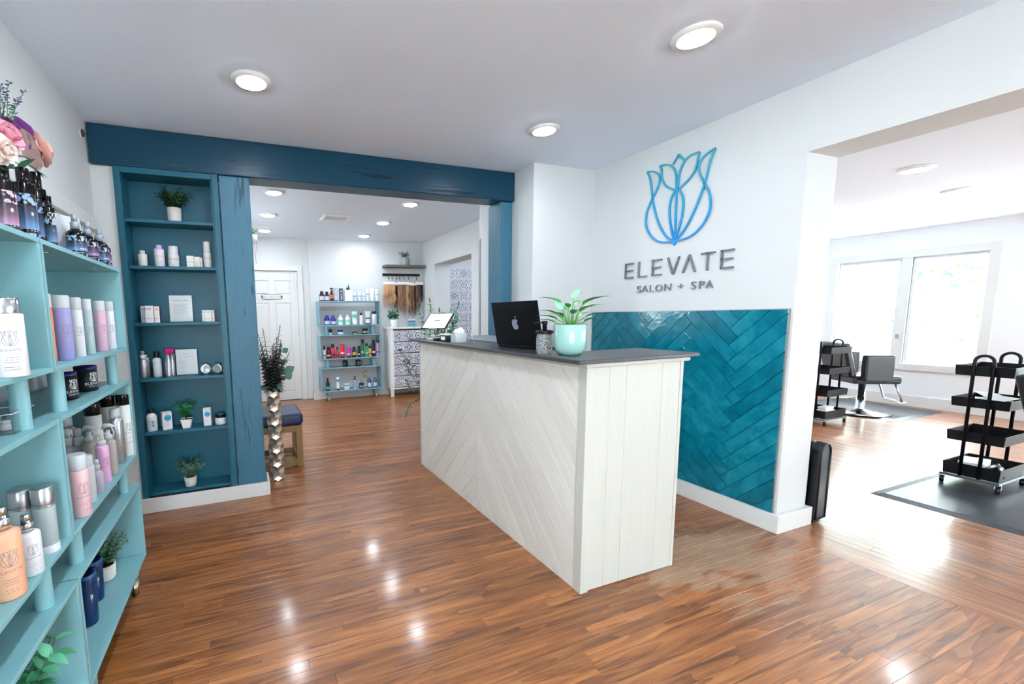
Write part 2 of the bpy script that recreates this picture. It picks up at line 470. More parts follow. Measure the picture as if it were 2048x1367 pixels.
while y < Y1P:
    for s, e in rows(XL, XR, rnd, 0.55, 1.45):
        o = link('plank', unit_me, floor, (s, y, rnd.uniform(-0.0003, 0.0)), (rnd.uniform(-0.0035, 0.0035), 0, 0))
        o.scale = (e - s - 0.0012, 1, 1)
    y += PW
Y1P = y - hw
def plank_mass(mb, a0, a1, b0, b1, w, along, rnd):
    """boards along one axis between a0..a1, side by side over b0..b1"""
    b = b0
    while b < b1 - 1e-4:
        be = min(b1, b + w)
        for s, e in rows(a0, a1, rnd, 0.6, 1.8):
            t = rnd.uniform(-0.00009, 0.00009)
            q = [(s, b + 0.0008, -t), (e - 0.0012, b + 0.0008, -t), (e - 0.0012, be - 0.0008, t), (s, be - 0.0008, t)]
            v = [(p[0], p[1], p[2] - 0.0002) for p in q] + [(p[0], p[1], -0.02) for p in q]
            if along == 'y': v = [(p[1], p[0], p[2]) for p in v]
            mb.add(v, [(0, 1, 2, 3) if along == 'x' else (3, 2, 1, 0), (0, 4, 5, 1), (1, 5, 6, 2), (2, 6, 7, 3), (3, 7, 4, 0)])
        b = be
mb = MB(); plank_mass(mb, XL, XR, Y1P, 6.80, PW, 'x', rnd); plank_mass(mb, XL, XR, -2.6, Y0P, PW, 'x', rnd)
o = part('plank_field', mb, OAK_X, floor); o['kind'] = 'stuff'
mb = MB(); plank_mass(mb, -2.6, 4.3, 2.865, 8.0, 0.057, 'y', rnd); plank_mass(mb, 4.42, 6.6, 2.865, 5.0, 0.057, 'y', rnd)
o = part('salon_plank_field', mb, OAK_Y, floor); o['kind'] = 'stuff'
part('threshold_board', B(XR + 0.001, -2.6, -0.02, 2.864, 1.455, 0.0), OAK_Y, floor)

# ------------------------------------------------------------------ walls and ceilings
struct('ceiling', B(-0.95, -2.75, ZC, 3.07, 6.98, ZC + 0.1).box(3.07, 4.36, ZC, 5.1, 6.98, ZC + 0.1), CEIL)
struct('ceiling_salon', B(3.07, -2.75, ZS, 8.15, 4.36, ZS + 0.1), mat((230, 237, 248), 0.85, spec=0.2))
LY0, LY1, LZ0_, LZ1_ = -2.1, -0.9, 0.3, 2.1
BY0, BY1, BZ0_, BZ1_ = 4.9, 5.4, 1.1, 2.0
struct('wall_left', B(-0.95, LY1, -0.02, XL, BY0, ZC).box(-0.95, BY1, -0.02, XL, 6.98, ZC).box(-0.95, BY0, -0.02, XL, BY1, BZ0_).box(-0.95, BY0, BZ1_, XL, BY1, ZC).box(-0.95, -2.75, -0.02, XL, LY0, ZC).box(-0.95, LY0, -0.02, XL, LY1, LZ0_).box(-0.95, LY0, LZ1_, XL, LY1, ZC), WALL)
struct('trim_1', B(XL, 0.2, 1.81, XL + 0.03, 3.19, 1.88), TRIM, 0.004, 'white ledge running along the left wall above the shelves')
struct('wall_partition', B(XL, 3.205, -0.02, -0.70, 3.44, 2.215).box(-0.70, 3.41, -0.02, -0.02, 3.44, 2.215).box(XL, 3.205, 2.215, 2.19, 3.37, ZC), WALL)
struct('wall_column', B(2.182, 2.925, -0.02, XR, 3.76, ZC), WALL)
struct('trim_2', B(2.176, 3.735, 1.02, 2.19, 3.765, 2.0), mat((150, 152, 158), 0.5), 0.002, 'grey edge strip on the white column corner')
wall_right = struct('wall_right', B(XR, 1.455, -0.02, 3.07, 5.03, ZC).box(XR, 6.19, -0.02, 3.07, 6.98, ZC).box(XR, 5.03, 2.06, 3.07, 6.19, ZC)
                    .box(XR, -0.9, 2.092, 3.07, 1.455, ZC).box(XR, -2.75, -0.02, 3.07, -0.9, ZC), WALL)
DX0, DX1, DZ = 0.03, 0.79, 1.975
struct('wall_back', B(XL, 6.80, -0.02, DX0, 6.98, ZC).box(DX1, 6.80, -0.02, 0.956, 6.98, ZC).box(DX0, 6.80, DZ, DX1, 6.98, ZC).box(DX0, 6.89, -0.02, DX1, 6.98, DZ).box(0.956, 6.672, -0.02, XR, 6.98, ZC), WALL)  # box behind the door is added to stop outdoor light leaking under it
FX0, FX1, FZ0, FZ1 = -0.6, 0.2, 0.25, 2.15
struct('wall_front', B(-0.95, -2.75, -0.02, FX0, -2.6, ZC).box(FX1, -2.75, -0.02, 3.07, -2.6, ZC).box(FX0, -2.75, -0.02, FX1, -2.6, FZ0).box(FX0, -2.75, FZ1, FX1, -2.6, ZC), WALL)
# salon shell: the far wall's second window and the near one are added for light
WZ0, WZ1 = 0.55, 1.905
SALW = mat((228, 231, 234), 0.7, spec=0.3)
WN = [(2.315, 2.925), (3.02, 3.66)]
M2 = [(-1.75, 0.75)]
mb = MB()
ys = [-2.75, M2[0][0], M2[0][1], WN[0][0], WN[0][1], WN[1][0], WN[1][1], 4.36]
for i in range(0, 8, 2): mb.box(8.0, ys[i], -0.02, 8.15, ys[i + 1], ZS)
for a, b in WN + M2: mb.box(8.0, a, -0.02, 8.15, b, WZ0).box(8.0, a, WZ1, 8.15, b, ZS)
struct('wall_salon_window', mb, SALW)
struct('wall_salon_far', B(3.07, 4.3, -0.02, 8.15, 4.36, ZS), SALW)
NX0, NX1 = 6.2, 7.6
struct('wall_salon_near', B(3.07, -2.75, -0.02, NX0, -2.6, ZS).box(NX1, -2.75, -0.02, 8.15, -2.6, ZS).box(NX0, -2.75, -0.02, NX1, -2.6, 0.5).box(NX0, -2.75, 2.05, NX1, -2.6, ZS), SALW)
side = struct('wall_side_room', B(3.07, 6.6, -0.02, 5.0, 6.98, ZC).box(5.0, 4.36, -0.02, 5.1, 6.98, ZC), WALL)

def window(name, ax, at, a0, a1, z0, z1, lights, out, label=None, trim=0.085):
    """window in the plane ax=at; the opening a0..a1 x z0..z1; out = +1/-1 towards outdoors"""
    w = bpy.data.objects.new(name, None); COL.objects.link(w); w['kind'] = 'structure'
    if label: w['label'] = label
    def bx(mb, a, b, za, zb, d0, d1):
        lo, hi = sorted((at + out * d0, at + out * d1))
        return mb.box(lo, a, za, hi, b, zb) if ax == 0 else mb.box(a, lo, za, b, hi, zb)
    c = MB()
    bx(c, a0 - trim, a1 + trim, z1, z1 + trim, -0.02, 0.0); bx(c, a0 - trim, a1 + trim, z0 - trim, z0, -0.03, 0.0)
    bx(c, a0 - trim, a0, z0, z1, -0.02, 0.0); bx(c, a1, a1 + trim, z0, z1, -0.02, 0.0)
    part('window_casing', c, TRIM, w, 0.003)
    for i, (p, q) in enumerate(lights):
        if i: part('mullion', bx(MB(), lights[i - 1][1], p, z0, z1, -0.02, 0.02), TRIM, w)
        s = MB(); t = 0.032
        bx(s, p, q, z0, z0 + t, 0.03, 0.08); bx(s, p, q, z1 - t, z1, 0.03, 0.08); bx(s, p, p + t, z0 + t, z1 - t, 0.03, 0.08); bx(s, q - t, q, z0 + t, z1 - t, 0.03, 0.08)
        f = part('sash', s, TRIM, w, 0.003)
        part('pane', bx(MB(), p + t, q - t, z0 + t, z1 - t, 0.053, 0.057), PANE, f)
    return w
w1 = window('window_1', 0, 8.0, 2.315, 3.66, WZ0, WZ1, WN, 1, 'white double window in the salon wall, trees outside')
for z_, t_ in ((1.885, 0.02),):
    for a, b in WN: part('blind_rail', B(8.005, a + 0.02, z_ - t_, 8.03, b - 0.02, z_), mat((225, 227, 230), 0.5), w1, 0.003)
part('latch', B(7.955, 2.955, 0.87, 7.98, 2.995, 0.925), mat((150, 150, 155), 0.4), w1, 0.003)
window('added_window_2', 0, 8.0, M2[0][0], M2[0][1], WZ0, WZ1, [(-1.75, -0.95), (-0.89, -0.11), (-0.05, 0.75)], 1)  # out of view, added to brighten the salon
window('added_window_3', 1, -2.6, NX0, NX1, 0.5, 2.05, [(6.2, 6.87), (6.93, 7.6)], -1)  # another unseen window, put in for more salon daylight
window('added_window_5', 1, -2.6, FX0, FX1, FZ0, FZ1, [(-0.6, -0.23), (-0.17, 0.2)], -1)  # made-up window behind the viewer, lights surfaces facing the front wall
window('added_window_6', 0, XL, BY0, BY1, BZ0_, BZ1_, [(4.9, 5.4)], -1)  # hidden window added to lift the back room's brightness
window('added_window_4', 0, XL, LY0, LY1, LZ0_, LZ1_, [(-2.1, -1.53), (-1.47, -0.9)], -1)  # made-up glazing behind the viewer, throws daylight on the desk front

# baseboards
BZ = 0.098
struct('baseboard_niche', B(-0.705, 3.168, 0, 0.108, 3.188, BZ).box(0.09, 3.188, 0, 0.108, 3.385, BZ), TRIM, 0.003)
struct('baseboard_right', B(2.772, 1.428, 0, 2.797, 2.924, 0.108).box(2.797, 1.428, 0, 3.095, 1.453, 0.108).box(3.072, 1.453, 0, 3.095, 4.28, 0.108), TRIM, 0.003)
struct('baseboard_column', B(2.182, 2.902, 0, 2.772, 2.923, 0.108), TRIM, 0.003)
struct('baseboard_back', B(0.94, 6.652, 0, 2.795, 6.671, 0.115).box(XL, 6.78, 0, -0.05, 6.799, 0.115).box(0.87, 6.78, 0, 0.94, 6.799, 0.115), TRIM, 0.003)
struct('baseboard_left', B(XL, -2.55, 0, XL + 0.018, 3.16, 0.098), TRIM, 0.003)
struct('baseboard_salon', B(7.975, -2.55, 0, 7.999, 4.28, 0.14), TRIM, 0.003)

# outdoor ground and trees seen through the salon window
struct('ground_outside', B(8.2, -12, -0.9, 40, 16, -0.8).box(-12, -14, -0.9, 8.2, -2.9, -0.8).box(-12, -2.9, -0.9, -1.1, 8, -0.8), mat((214, 216, 214), 0.9, var=0.08, bscale=2))

# ------------------------------------------------------------------ beam, posts, built-in bookcase
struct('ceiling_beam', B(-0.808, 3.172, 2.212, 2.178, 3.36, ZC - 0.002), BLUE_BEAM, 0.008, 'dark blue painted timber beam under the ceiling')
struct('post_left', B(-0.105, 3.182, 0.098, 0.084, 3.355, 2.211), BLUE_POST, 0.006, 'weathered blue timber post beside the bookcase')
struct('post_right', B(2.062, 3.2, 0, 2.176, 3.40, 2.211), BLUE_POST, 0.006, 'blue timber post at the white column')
bc = thing('built_in_bookcase', 'tall dark blue bookcase built into the wall beside the blue post', 'bookcase', (-0.403, 3.19, 0.098))
bx0, bx1 = -0.2925, 0.2925     # local x, width 0.585
NB = 0.195                     # depth to the back panel
fr = MB()
fr.box(bx0, -0.008, 0, bx0 + 0.036, 0.01, 2.116).box(bx1 - 0.036, -0.008, 0, bx1, 0.01, 2.116).box(bx0 + 0.036, -0.008, 2.08, bx1 - 0.036, 0.01, 2.116)
part('face_frame', fr, BLUE, bc, 0.002)
part('side_panel', B(bx0 + 0.022, 0.01, 0, bx0 + 0.036, NB, 2.10), BLUE, bc)
part('side_panel', B(bx1 - 0.046, 0.01, 0, bx1 - 0.034, NB, 2.10), BLUE, bc)
part('top_panel', B(bx0 + 0.036, 0.01, 2.085, bx1 - 0.046, NB, 2.10), BLUE, bc)
part('back_panel', B(bx0 + 0.022, NB, 0, bx1 - 0.034, NB + 0.012, 2.10), BLUE, bc)
NZ = [0.119, 0.535, 0.895, 1.26, 1.622, 1.912]
for z in NZ:
    part('shelf', B(bx0 + 0.037, 0.022, z - 0.098 - 0.02, bx1 - 0.047, NB - 0.001, z - 0.098), BLUE, bc, 0.0015)

# wall device beside the beam
t = thing('wall_sensor', 'small dark round sensor on the left wall beside the beam end', 'sensor', (XL, 3.10, 2.35))
mb = MB(); mb.lathe([(0.0, 0), (0.018, 0.0), (0.021, 0.006), (0.019, 0.014), (0.0, 0.02)], 16, caps=False)
part('housing', mb, mat((60, 56, 50), 0.5), t, rot=(0, math.pi / 2, 0))
part('rim', MB().lathe([(0.0215, 0), (0.024, 0), (0.024, 0.005), (0.0215, 0.005), (0.0215, 0)], 20, caps=False), WHITE, t, rot=(0, math.pi / 2, 0))

# ------------------------------------------------------------------ herringbone tiles on the right wall
def clip(poly, a, b, c):
    out = []
    for i in range(len(poly)):
        p, q = poly[i], poly[(i + 1) % len(poly)]
        dp, dq = a * p[0] + b * p[1] - c, a * q[0] + b * q[1] - c
        if dp >= 0: out.append(p)
        if dp * dq < 0:
            t = dp / (dp - dq); out.append((p[0] + (q[0] - p[0]) * t, p[1] + (q[1] - p[1]) * t))
    return out
def area(p): return 0.5 * abs(sum(p[i][0] * p[(i + 1) % len(p)][1] - p[(i + 1) % len(p)][0] * p[i][1] for i in range(len(p))))
TW, TL = 0.0741, 0.417
TY0, TY1, TZ0, TZ1 = 1.474, 2.900, 0.109, 1.275
OY, OZ = 1.722, 0.589
q2 = math.sqrt(0.5)
def uv(u, v): return (OY + (-u + v) * q2, OZ + (u + v) * q2)
g_ = 0.0011
rnd = random.Random(3)
def lay(poly):
    for a, b, c in ((1, 0, TY0), (-1, 0, -TY1), (0, 1, TZ0), (0, -1, -TZ1)):
        if len(poly) < 3: return
        poly = clip(poly, a, b, c)
    if len(poly) < 3 or area(poly) < 0.00012: return
    cy = sum(p[0] for p in poly) / len(poly); cz = sum(p[1] for p in poly) / len(poly)
    if sum(poly[i][0] * poly[(i + 1) % len(poly)][1] - poly[(i + 1) % len(poly)][0] * poly[i][1] for i in range(len(poly))) < 0: poly = poly[::-1]
    mb = MB(); n = len(poly); ta, tb = rnd.uniform(-0.006, 0.006), rnd.uniform(-0.004, 0.004)
    def dep(p, d): return d + (p[0] - cy) * ta + (p[1] - cz) * tb
    ins = [(cy + (p[0] - cy) * 0.985, cz + (p[1] - cz) * 0.985) for p in poly]
    V = [(0.0, p[0] - cy, p[1] - cz) for p in poly] + [(-dep(p, 0.0085), p[0] - cy, p[1] - cz) for p in poly] + [(-dep(p, 0.0098), p[0] - cy, p[1] - cz) for p in ins]
    F = [(i, (i + 1) % n, n + (i + 1) % n, n + i)[::-1] for i in range(n)] + [(n + i, n + (i + 1) % n, 2 * n + (i + 1) % n, 2 * n + i)[::-1] for i in range(n)] + [tuple(2 * n + i for i in range(n))[::-1]]
    mb.add(V, F)
    part('tile', mb, TILE, wall_right, loc=(XR - 0.0035, cy, cz))
for mcol in range(-4, 5):
    for k in range(-26, 30):
        u0, v0 = k * TW + mcol * TL, k * TW - mcol * TL
        lay([uv(u0 + g_, v0 + g_), uv(u0 + TL - g_, v0 + g_), uv(u0 + TL - g_, v0 + TW - g_), uv(u0 + g_, v0 + TW - g_)])
        lay([uv(u0 - TW + g_, v0 + g_), uv(u0 - g_, v0 + g_), uv(u0 - g_, v0 + TL - g_), uv(u0 - TW + g_, v0 + TL - g_)])
part('grout', B(XR - 0.0035, TY0, TZ0, XR - 0.0002, TY1, TZ1), mat((16, 70, 84), 0.8), wall_right)
part('tile_edge_strip', B(XR - 0.013, TY0 - 0.007, TZ0, XR - 0.0002, TY0 - 0.001, TZ1 + 0.004).box(XR - 0.013, TY0 - 0.001, TZ1 + 0.001, XR - 0.0002, TY1, TZ1 + 0.006), mat((170, 172, 174), 0.35, 0.6), wall_right)

# patterned tiles in the side room, seen through the far opening
for r_ in range(6):
    z0 = 1.885 - r_ * 0.186
    for c_ in range(4):
        x0 = 3.262 + c_ * 0.18
        part('patterned_tile', B(0.0, -0.006, -0.0815, 0.16, 0.0, 0.0815), PATTERN, side, 0.001, loc=(x0, 6.599, z0 + 0.08))

# ------------------------------------------------------------------ downlights
LENS = mat((240, 247, 255), 0.4, emit=LAMP, name='lit_lens')
def downlight(x, y, zc, label, group, power=1.0):
    t = thing('ceiling_light', label, 'ceiling light', (x, y, zc - 0.016), 0, group)
    part('trim_ring', MB().lathe([(0.070, 0.0), (0.094, 0.004), (0.096, 0.0145), (0.070, 0.0145)], 28, caps=False), WHITE, t)
    part('lens', MB().lathe([(0.0, -0.010), (0.03, -0.009), (0.055, -0.005), (0.0705, 0.003)], 28, caps=False), LENS, t)
    return t
downlight(0.10, 2.39, ZC, 'round downlight in the front ceiling nearest the bookcase', 'front room downlights')
downlight(1.87, 1.41, ZC, 'largest round downlight, in the ceiling high above the desk end', 'front room downlights')
downlight(1.86, 2.395, ZC, 'round downlight in the ceiling in front of the white column', 'front room downlights')
for (x, y), lb in {(0.10, 1.41): 'round downlight overhead in front of the viewer, left row', (0.10, 0.42): 'round downlight straight above the viewer, left row', (0.10, -0.57): 'added unseen downlight behind the viewer, left row'}.items():  # the lamp behind the viewer is added to light the left side
    downlight(x, y, ZC, lb, 'front room downlights')
bl = {(0.325, 4.33): 'back room downlight half hidden by the beam, left row', (0.325, 5.28): 'middle downlight of the left row in the back room',
      (0.325, 6.21): 'farthest downlight of the left row in the back room', (1.70, 4.36): 'back room downlight nearest the beam, right row',
      (1.70, 5.31): 'middle downlight of the right row in the back room', (1.70, 6.23): 'farthest downlight of the right row in the back room'}
for (x, y), lb in bl.items(): downlight(x, y, ZC, lb, 'back room downlights')
downlight(4.52, 1.69, ZS, 'larger of the two downlights in the salon ceiling', 'salon downlights')
downlight(5.72, 1.875, ZS, 'smaller, farther downlight in the salon ceiling', 'salon downlights')
downlight(4.0, 5.4, ZC, 'added unseen downlight in the side room ceiling beyond the far opening', 'added side room downlights')  # unseen lamp added to brighten the side room

t = thing('ceiling_vent', 'white slatted air vent in the back room ceiling', 'vent', (1.08, 5.22, ZC - 0.016))
v = MB(); v.box(-0.16, -0.16, 0, 0.16, -0.105, 0.015).box(-0.16, 0.105, 0, 0.16, 0.16, 0.015).box(-0.16, -0.105, 0, -0.125, 0.105, 0.015).box(0.125, -0.105, 0, 0.16, 0.105, 0.015)
part('frame', v, WHITE, t, 0.003)
part('duct', B(-0.125, -0.105, 0.012, 0.125, 0.105, 0.0155), mat((70, 66, 62), 0.8), t)
for i in range(16):
    part('slat', B(-0.0028, -0.105, 0.0, 0.0028, 0.105, 0.010), WHITE, t, loc=(-0.117 + i * 0.0156, 0, 0))

# ------------------------------------------------------------------ bathroom door
d = bpy.data.objects.new('door_1', None); COL.objects.link(d); d['kind'] = 'structure'; d['label'] = 'white six panel bathroom door'
d.location = (DX0, 6.80, 0)
dw = DX1 - DX0
pan = [(0.105, 0.335, 0.13, 0.62), (0.425, 0.655, 0.13, 0.62), (0.105, 0.335, 0.75, 1.50), (0.425, 0.655, 0.75, 1.50), (0.105, 0.335, 1.62, 1.83), (0.425, 0.655, 1.62, 1.83)]
mb = B(0.004, 0.03, 0.006, dw - 0.004, 0.06, DZ - 0.004)
zs = sorted({0.006, DZ - 0.004, 0.13, 0.62, 0.75, 1.50, 1.62, 1.83})
for a, b in ((0.004, 0.105), (0.335, 0.425), (0.655, dw - 0.004)): mb.box(a, 0.018, 0.006, b, 0.03, DZ - 0.004)
for a, b in ((0.006, 0.13), (0.62, 0.75), (1.50, 1.62), (1.83, DZ - 0.004)):
    mb.box(0.105, 0.018, a, 0.335, 0.03, b).box(0.425, 0.018, a, 0.655, 0.03, b)
part('door_leaf', mb, TRIM, d, 0.004)
for x0, x1, z0, z1 in pan: part('panel', B(x0 + 0.02, 0.02, z0 + 0.02, x1 - 0.02, 0.03, z1 - 0.02), TRIM, d, 0.006)
part('door_casing', B(-0.075, -0.018, 0, 0.0, 0.0, DZ + 0.075).box(dw, -0.018, 0, dw + 0.075, 0.0, DZ + 0.075).box(0, -0.018, DZ, dw, 0.0, DZ + 0.075)
     .box(0.0, 0.0, 0, 0.004, 0.17, DZ).box(dw - 0.004, 0.0, 0, dw, 0.17, DZ), TRIM, d, 0.003)
for z in (0.25, 1.0, 1.72): part('hinge', B(dw - 0.012, 0.004, z, dw - 0.003, 0.018, z + 0.1), mat((200, 198, 190), 0.35, 0.8), d)
k = part('door_handle', MB().lathe([(0.026, 0), (0.026, 0.006), (0.01, 0.01), (0.01, 0.03), (0.024, 0.04), (0.028, 0.055), (0.018, 0.068), (0, 0.07)], 16, caps=False), mat((40, 40, 42), 0.35, 0.7), d, loc=(0.06, 0.018, 0.98), rot=(math.pi / 2, 0, 0))
s = thing('door_sign', 'small white plaque reading BATHROOM on the white door', 'sign', (0.408, 6.812, 1.587))
def rrect(w, h, r, n=5, notch=0.0):
    P = []
    for cx, cz, a0 in ((w / 2 - r, h / 2 - r, 0), (-w / 2 + r, h / 2 - r, 90), (-w / 2 + r, -h / 2 + r, 180), (w / 2 - r, -h / 2 + r, 270)):
        for i in range(n + 1):
            a = math.radians(a0 + 90 * i / n); P.append((cx + r * math.cos(a), cz + r * math.sin(a)))
    return P
part('plate', MB().prism(rrect(0.30, 0.072, 0.03), 1, -0.004, 0.005), mat((30, 34, 44), 0.4), s)
part('face', MB().prism(rrect(0.284, 0.056, 0.022), 1, -0.0055, -0.0035), WHITE, s)
for sg in (-1, 1): part('bolt', MB().prism([(sg * 0.15, 0), (sg * 0.138, 0.016), (sg * 0.122, 0), (sg * 0.138, -0.016)][::sg], 1, -0.0065, -0.005), mat((30, 34, 44), 0.4), s)
def flat_text(s_, h, par, f3, mt, name='lettering', stretch=1.0, at=(0, 0)):
    vs, fs = text_mesh(s_)
    mb = MB(); mb.add([f3(at[0] + x * h * stretch, at[1] + y * h) for x, y in vs], fs)
    return part(name, mb, mt, par)
flat_text('BATHROOM', 0.025, s, lambda u, v: (u, -0.0062, v - 0.0125), mat((40, 44, 52), 0.6), stretch=1.25)

# outlet on the back wall inside the shelf unit
t = thing('wall_outlet', 'beige wall outlet with a white plug behind the far shelf', 'outlet', (1.77, 6.671, 0.345))
part('plate', B(-0.037, -0.006, -0.058, 0.037, 0, 0.058), mat((196, 186, 140), 0.5), t, 0.003)
part('plug', MB().lathe([(0.021, 0), (0.023, 0.01), (0.018, 0.028), (0, 0.03)], 16, caps=False), WHITE, t, loc=(0.004, -0.006, 0.012), rot=(math.pi / 2, 0, 0))
part('cord', MB().tube([(0.004, -0.03, 0.0), (0.004, -0.034, -0.03), (-0.004, -0.016, -0.08), (-0.012, -0.01, -0.2), (-0.016, -0.01, -0.33)], 0.0028, 6), WHITE, t)

# ------------------------------------------------------------------ shelf units (mint boxes stacked on short round posts)
def shelf_unit(loc, rz, length, depth, label, mt, group):
    """local x along the front, local y into the wall, front edge at y=0"""
    t = thing('shelf_unit', label, 'shelf', loc, rz, group)
    T = 0.014
    for z0, z1 in ((1.138, 1.507), (0.638, 1.005), (0.145, 0.512)):
        part('shelf_board', B(0, 0, z1 - T, length, depth, z1), mt, t, 0.0012)
        part('shelf_board', B(0, 0, z0, length, depth, z0 + T), mt, t, 0.0012)
        for x in (0, length - T): part('side_panel', B(x, 0, z0 + T, x + T, depth, z1 - T), mt, t, 0.0012)
        for x in (0.18, length - 0.18):
            part('screw_cap', MB().lathe([(0.0, 0.0), (0.007, 0.0), (0.006, -0.002), (0, -0.0025)], 10, caps=False), CHROME, t, loc=(x, 0.05, z1 - T))
    for z0, z1 in ((1.005, 1.138), (0.512, 0.638)):
        for x in (0.115, length - 0.115):
            for y in (0.04, depth - 0.05):
                part('support_post', MB().lathe([(0.021, 0), (0.021, z1 - z0)], 20, caps=False), mt, t, loc=(x, y, z0))
    for x in (0.115, length - 0.085):
        for y in (0.04, depth - 0.05):
            g = part('leg', MB().lathe([(0.0205, 0.07), (0.0215, 0.145)], 18), mt, t, loc=(x, y, 0))
            part('leg_tip', MB().lathe([(0.0165, 0), (0.0195, 0.07)], 18), mat((196, 184, 160), 0.28, 1.0), g)
    return t
SD = 0.285
shelf_unit((-0.51, 1.489, 0), math.pi / 2, 0.816, SD, 'mint green box shelf standing next to the blue bookcase', MINT, 'stacked box shelves')
shelf_unit((-0.51, 0.668, 0), math.pi / 2, 0.816, SD, 'mint green box shelf cut by the left edge, lotion bottles in it', MINT, 'stacked box shelves')
shelf_unit((1.025, 6.40, 0), 0, 0.945, 0.24, 'pale blue box shelf against the far wall, full of bottles', mat((120, 166, 182), 0.4), 'stacked box shelves')

# ------------------------------------------------------------------ reception desk
desk = thing('reception_desk', 'whitewashed reception desk with chevron boarded front and upright end boards', 'desk', (1.365, 1.435, 0))
DXo, DYo = 1.365, 1.435
part('carcass', B(0.021, 0.022, 0.0, 0.05, 1.885, 1.045).box(0.05, 0.022, 0.0, 0.57, 0.05, 1.045).box(0.05, 1.86, 0, 0.3, 1.885, 1.045), mat((120, 112, 100), 0.7), desk)
zc_ = [-0.98, -0.85, -0.70, -0.55, -0.40, -0.24, -0.08, 0.085, 0.25, 0.431, 0.586, 0.774, 0.912, 1.07, 1.235, 1.39, 1.56, 1.715, 1.88, 2.06, 2.2]
SL = 1.08; YS = 2.387
rnd = random.Random(9)
def chev(poly, mt):
    for a, b, c in ((0, 1, 0.0), (0, -1, -1.045)):
        if len(poly) < 3: return
        poly = clip(poly, a, b, c)
    if len(poly) < 3 or area(poly) < 0.0004: return
    if sum(poly[i][0] * poly[(i + 1) % len(poly)][1] - poly[(i + 1) % len(poly)][0] * poly[i][1] for i in range(len(poly))) < 0: poly = poly[::-1]
    d0 = rnd.uniform(0, 0.0006)
    part('plank', MB().prism([(p[0] - DYo, p[1]) for p in poly], 0, d0, 0.02), mt, desk)
ge = 0.0018
for a, b in zip(zc_, zc_[1:]):
    yl, yr = 3.318, 1.487
    chev([(YS + ge, a + ge), (yl, a + ge - SL * (yl - YS)), (yl, b - ge - SL * (yl - YS)), (YS + ge, b - ge)], WASH_L)
    chev([(YS - ge, a + ge), (yr, a + ge - SL * (YS - yr)), (yr, b - ge - SL * (YS - yr)), (YS - ge, b - ge)], WASH_R)
part('corner_post', B(-0.004, 0.0, 0, 0.04, 0.05, 1.042), WASH_Z, desk, 0.002)
part('corner_post', B(-0.004, 1.884, 0, 0.03, 1.90, 1.042), WASH_Z, desk, 0.002)
for x0, x1 in ((1.405, 1.4945), (1.4955, 1.5925), (1.5935, 1.8135), (1.8145, 1.93)):
    part('end_plank', B(x0 - DXo, rnd.uniform(0.004, 0.0055), 0.004, x1 - DXo, 0.022, 1.042), WASH_Z, desk, 0.0012, seg=1)
part('corner_post', B(1.931 - DXo, 0.002, 0.004, 1.95 - DXo, 0.05, 1.042), WASH_Z, desk, 0.002)
part('moulding', B(-0.02, -0.018, 1.0425, 0.605, 0.05, 1.064).box(-0.02, 0.05, 1.0425, 0.05, 1.90, 1.064), WASH_Z, desk, 0.008, seg=3)
TZ = 1.083
wt = part('worktop', MB(), TOPWOOD)
bpy.data.objects.remove(wt)
wt = thing('worktop', 'dark grey stained wooden worktop on the reception desk', 'worktop', (1.365, 1.435, 1.0645))
part('board', MB().prism([(-0.088, -0.045), (0.625, -0.045), (0.625, 0.30), (0.20, 0.30), (0.20, 1.985), (-0.062, 1.985)], 2, 0, TZ - 1.0645), TOPWOOD, wt, 0.004)
bcn = thing('back_counter', 'low dark cabinet behind the desk with a pale top edge', 'cabinet', (1.60, 2.42, 0))
part('body', B(0, 0, 0.0, 0.42, 0.95, 1.055), mat((34, 36, 40), 0.5), bcn, 0.003)
part('top_edge', B(-0.004, -0.004, 1.055, 0.425, 0.955, 1.092), mat((132, 138, 146), 0.4), bcn, 0.003)
for i in range(2): part('door', B(-0.012, 0.012 + i * 0.47, 0.03, -0.0005, 0.47 + i * 0.47, 1.04), mat((40, 42, 46), 0.45), bcn, 0.002)

# ------------------------------------------------------------------ wall sign
sg = thing('wall_sign', 'blue tulip emblem over grey ELEVATE SALON + SPA letters on the white wall', 'sign', (XR, 2.173, 1.42))
def zpx(p):
    q = pt(1160 + p[0] / 3.598, 260 + p[1] / 3.598, 0, XR - 0.006); return (-(q.y - 2.173), q.z - 1.42)
TUL = [
 [(672, 800), (600, 806), (545, 790), (500, 742), (478, 680), (482, 600), (503, 540), (525, 490), (551, 440), (573, 380), (574, 335), (555, 309), (522, 298), (486, 302)],
 [(486, 302), (501, 332), (512, 375), (518, 430), (525, 490), (537, 560), (558, 640), (592, 718), (630, 770), (668, 795)],
 [(690, 797), (745, 785), (810, 755), (870, 700), (915, 630), (940, 560), (941, 490), (925, 430), (900, 385), (871, 330), (858, 280), (863, 238), (890, 197), (930, 160), (978, 130)],
 [(978, 130), (955, 178), (935, 240), (919, 310), (900, 385), (870, 470), (830, 570), (782, 668), (740, 735), (700, 785)],
 [(694, 436), (660, 422), (622, 402), (598, 362), (589, 315), (590, 285), (578, 259)],
 [(578, 259), (612, 250), (650, 253), (680, 280), (693, 322), (695, 370), (695, 436)],
 [(704, 440), (711, 370), (722, 300), (746, 240), (780, 196), (820, 172), (862, 158)],
 [(862, 158), (853, 200), (843, 245), (825, 300), (790, 350), (746, 395), (715, 424)],
 [(672, 248), (714, 175)], [(714, 175), (753, 216)],
 [(686, 440), (660, 490), (647, 560), (649, 640), (660, 712), (677, 790)], [(716, 428), (741, 475), (746, 540), (736, 620), (716, 702), (688, 788)],
 [(697, 450), (693, 560), (688, 680), (682, 800)]]
TUL2 = [[zpx(p) for p in c] for c in TUL]
TIP = [zpx(p) for p in ((652, 793), (680, 832), (708, 783))]
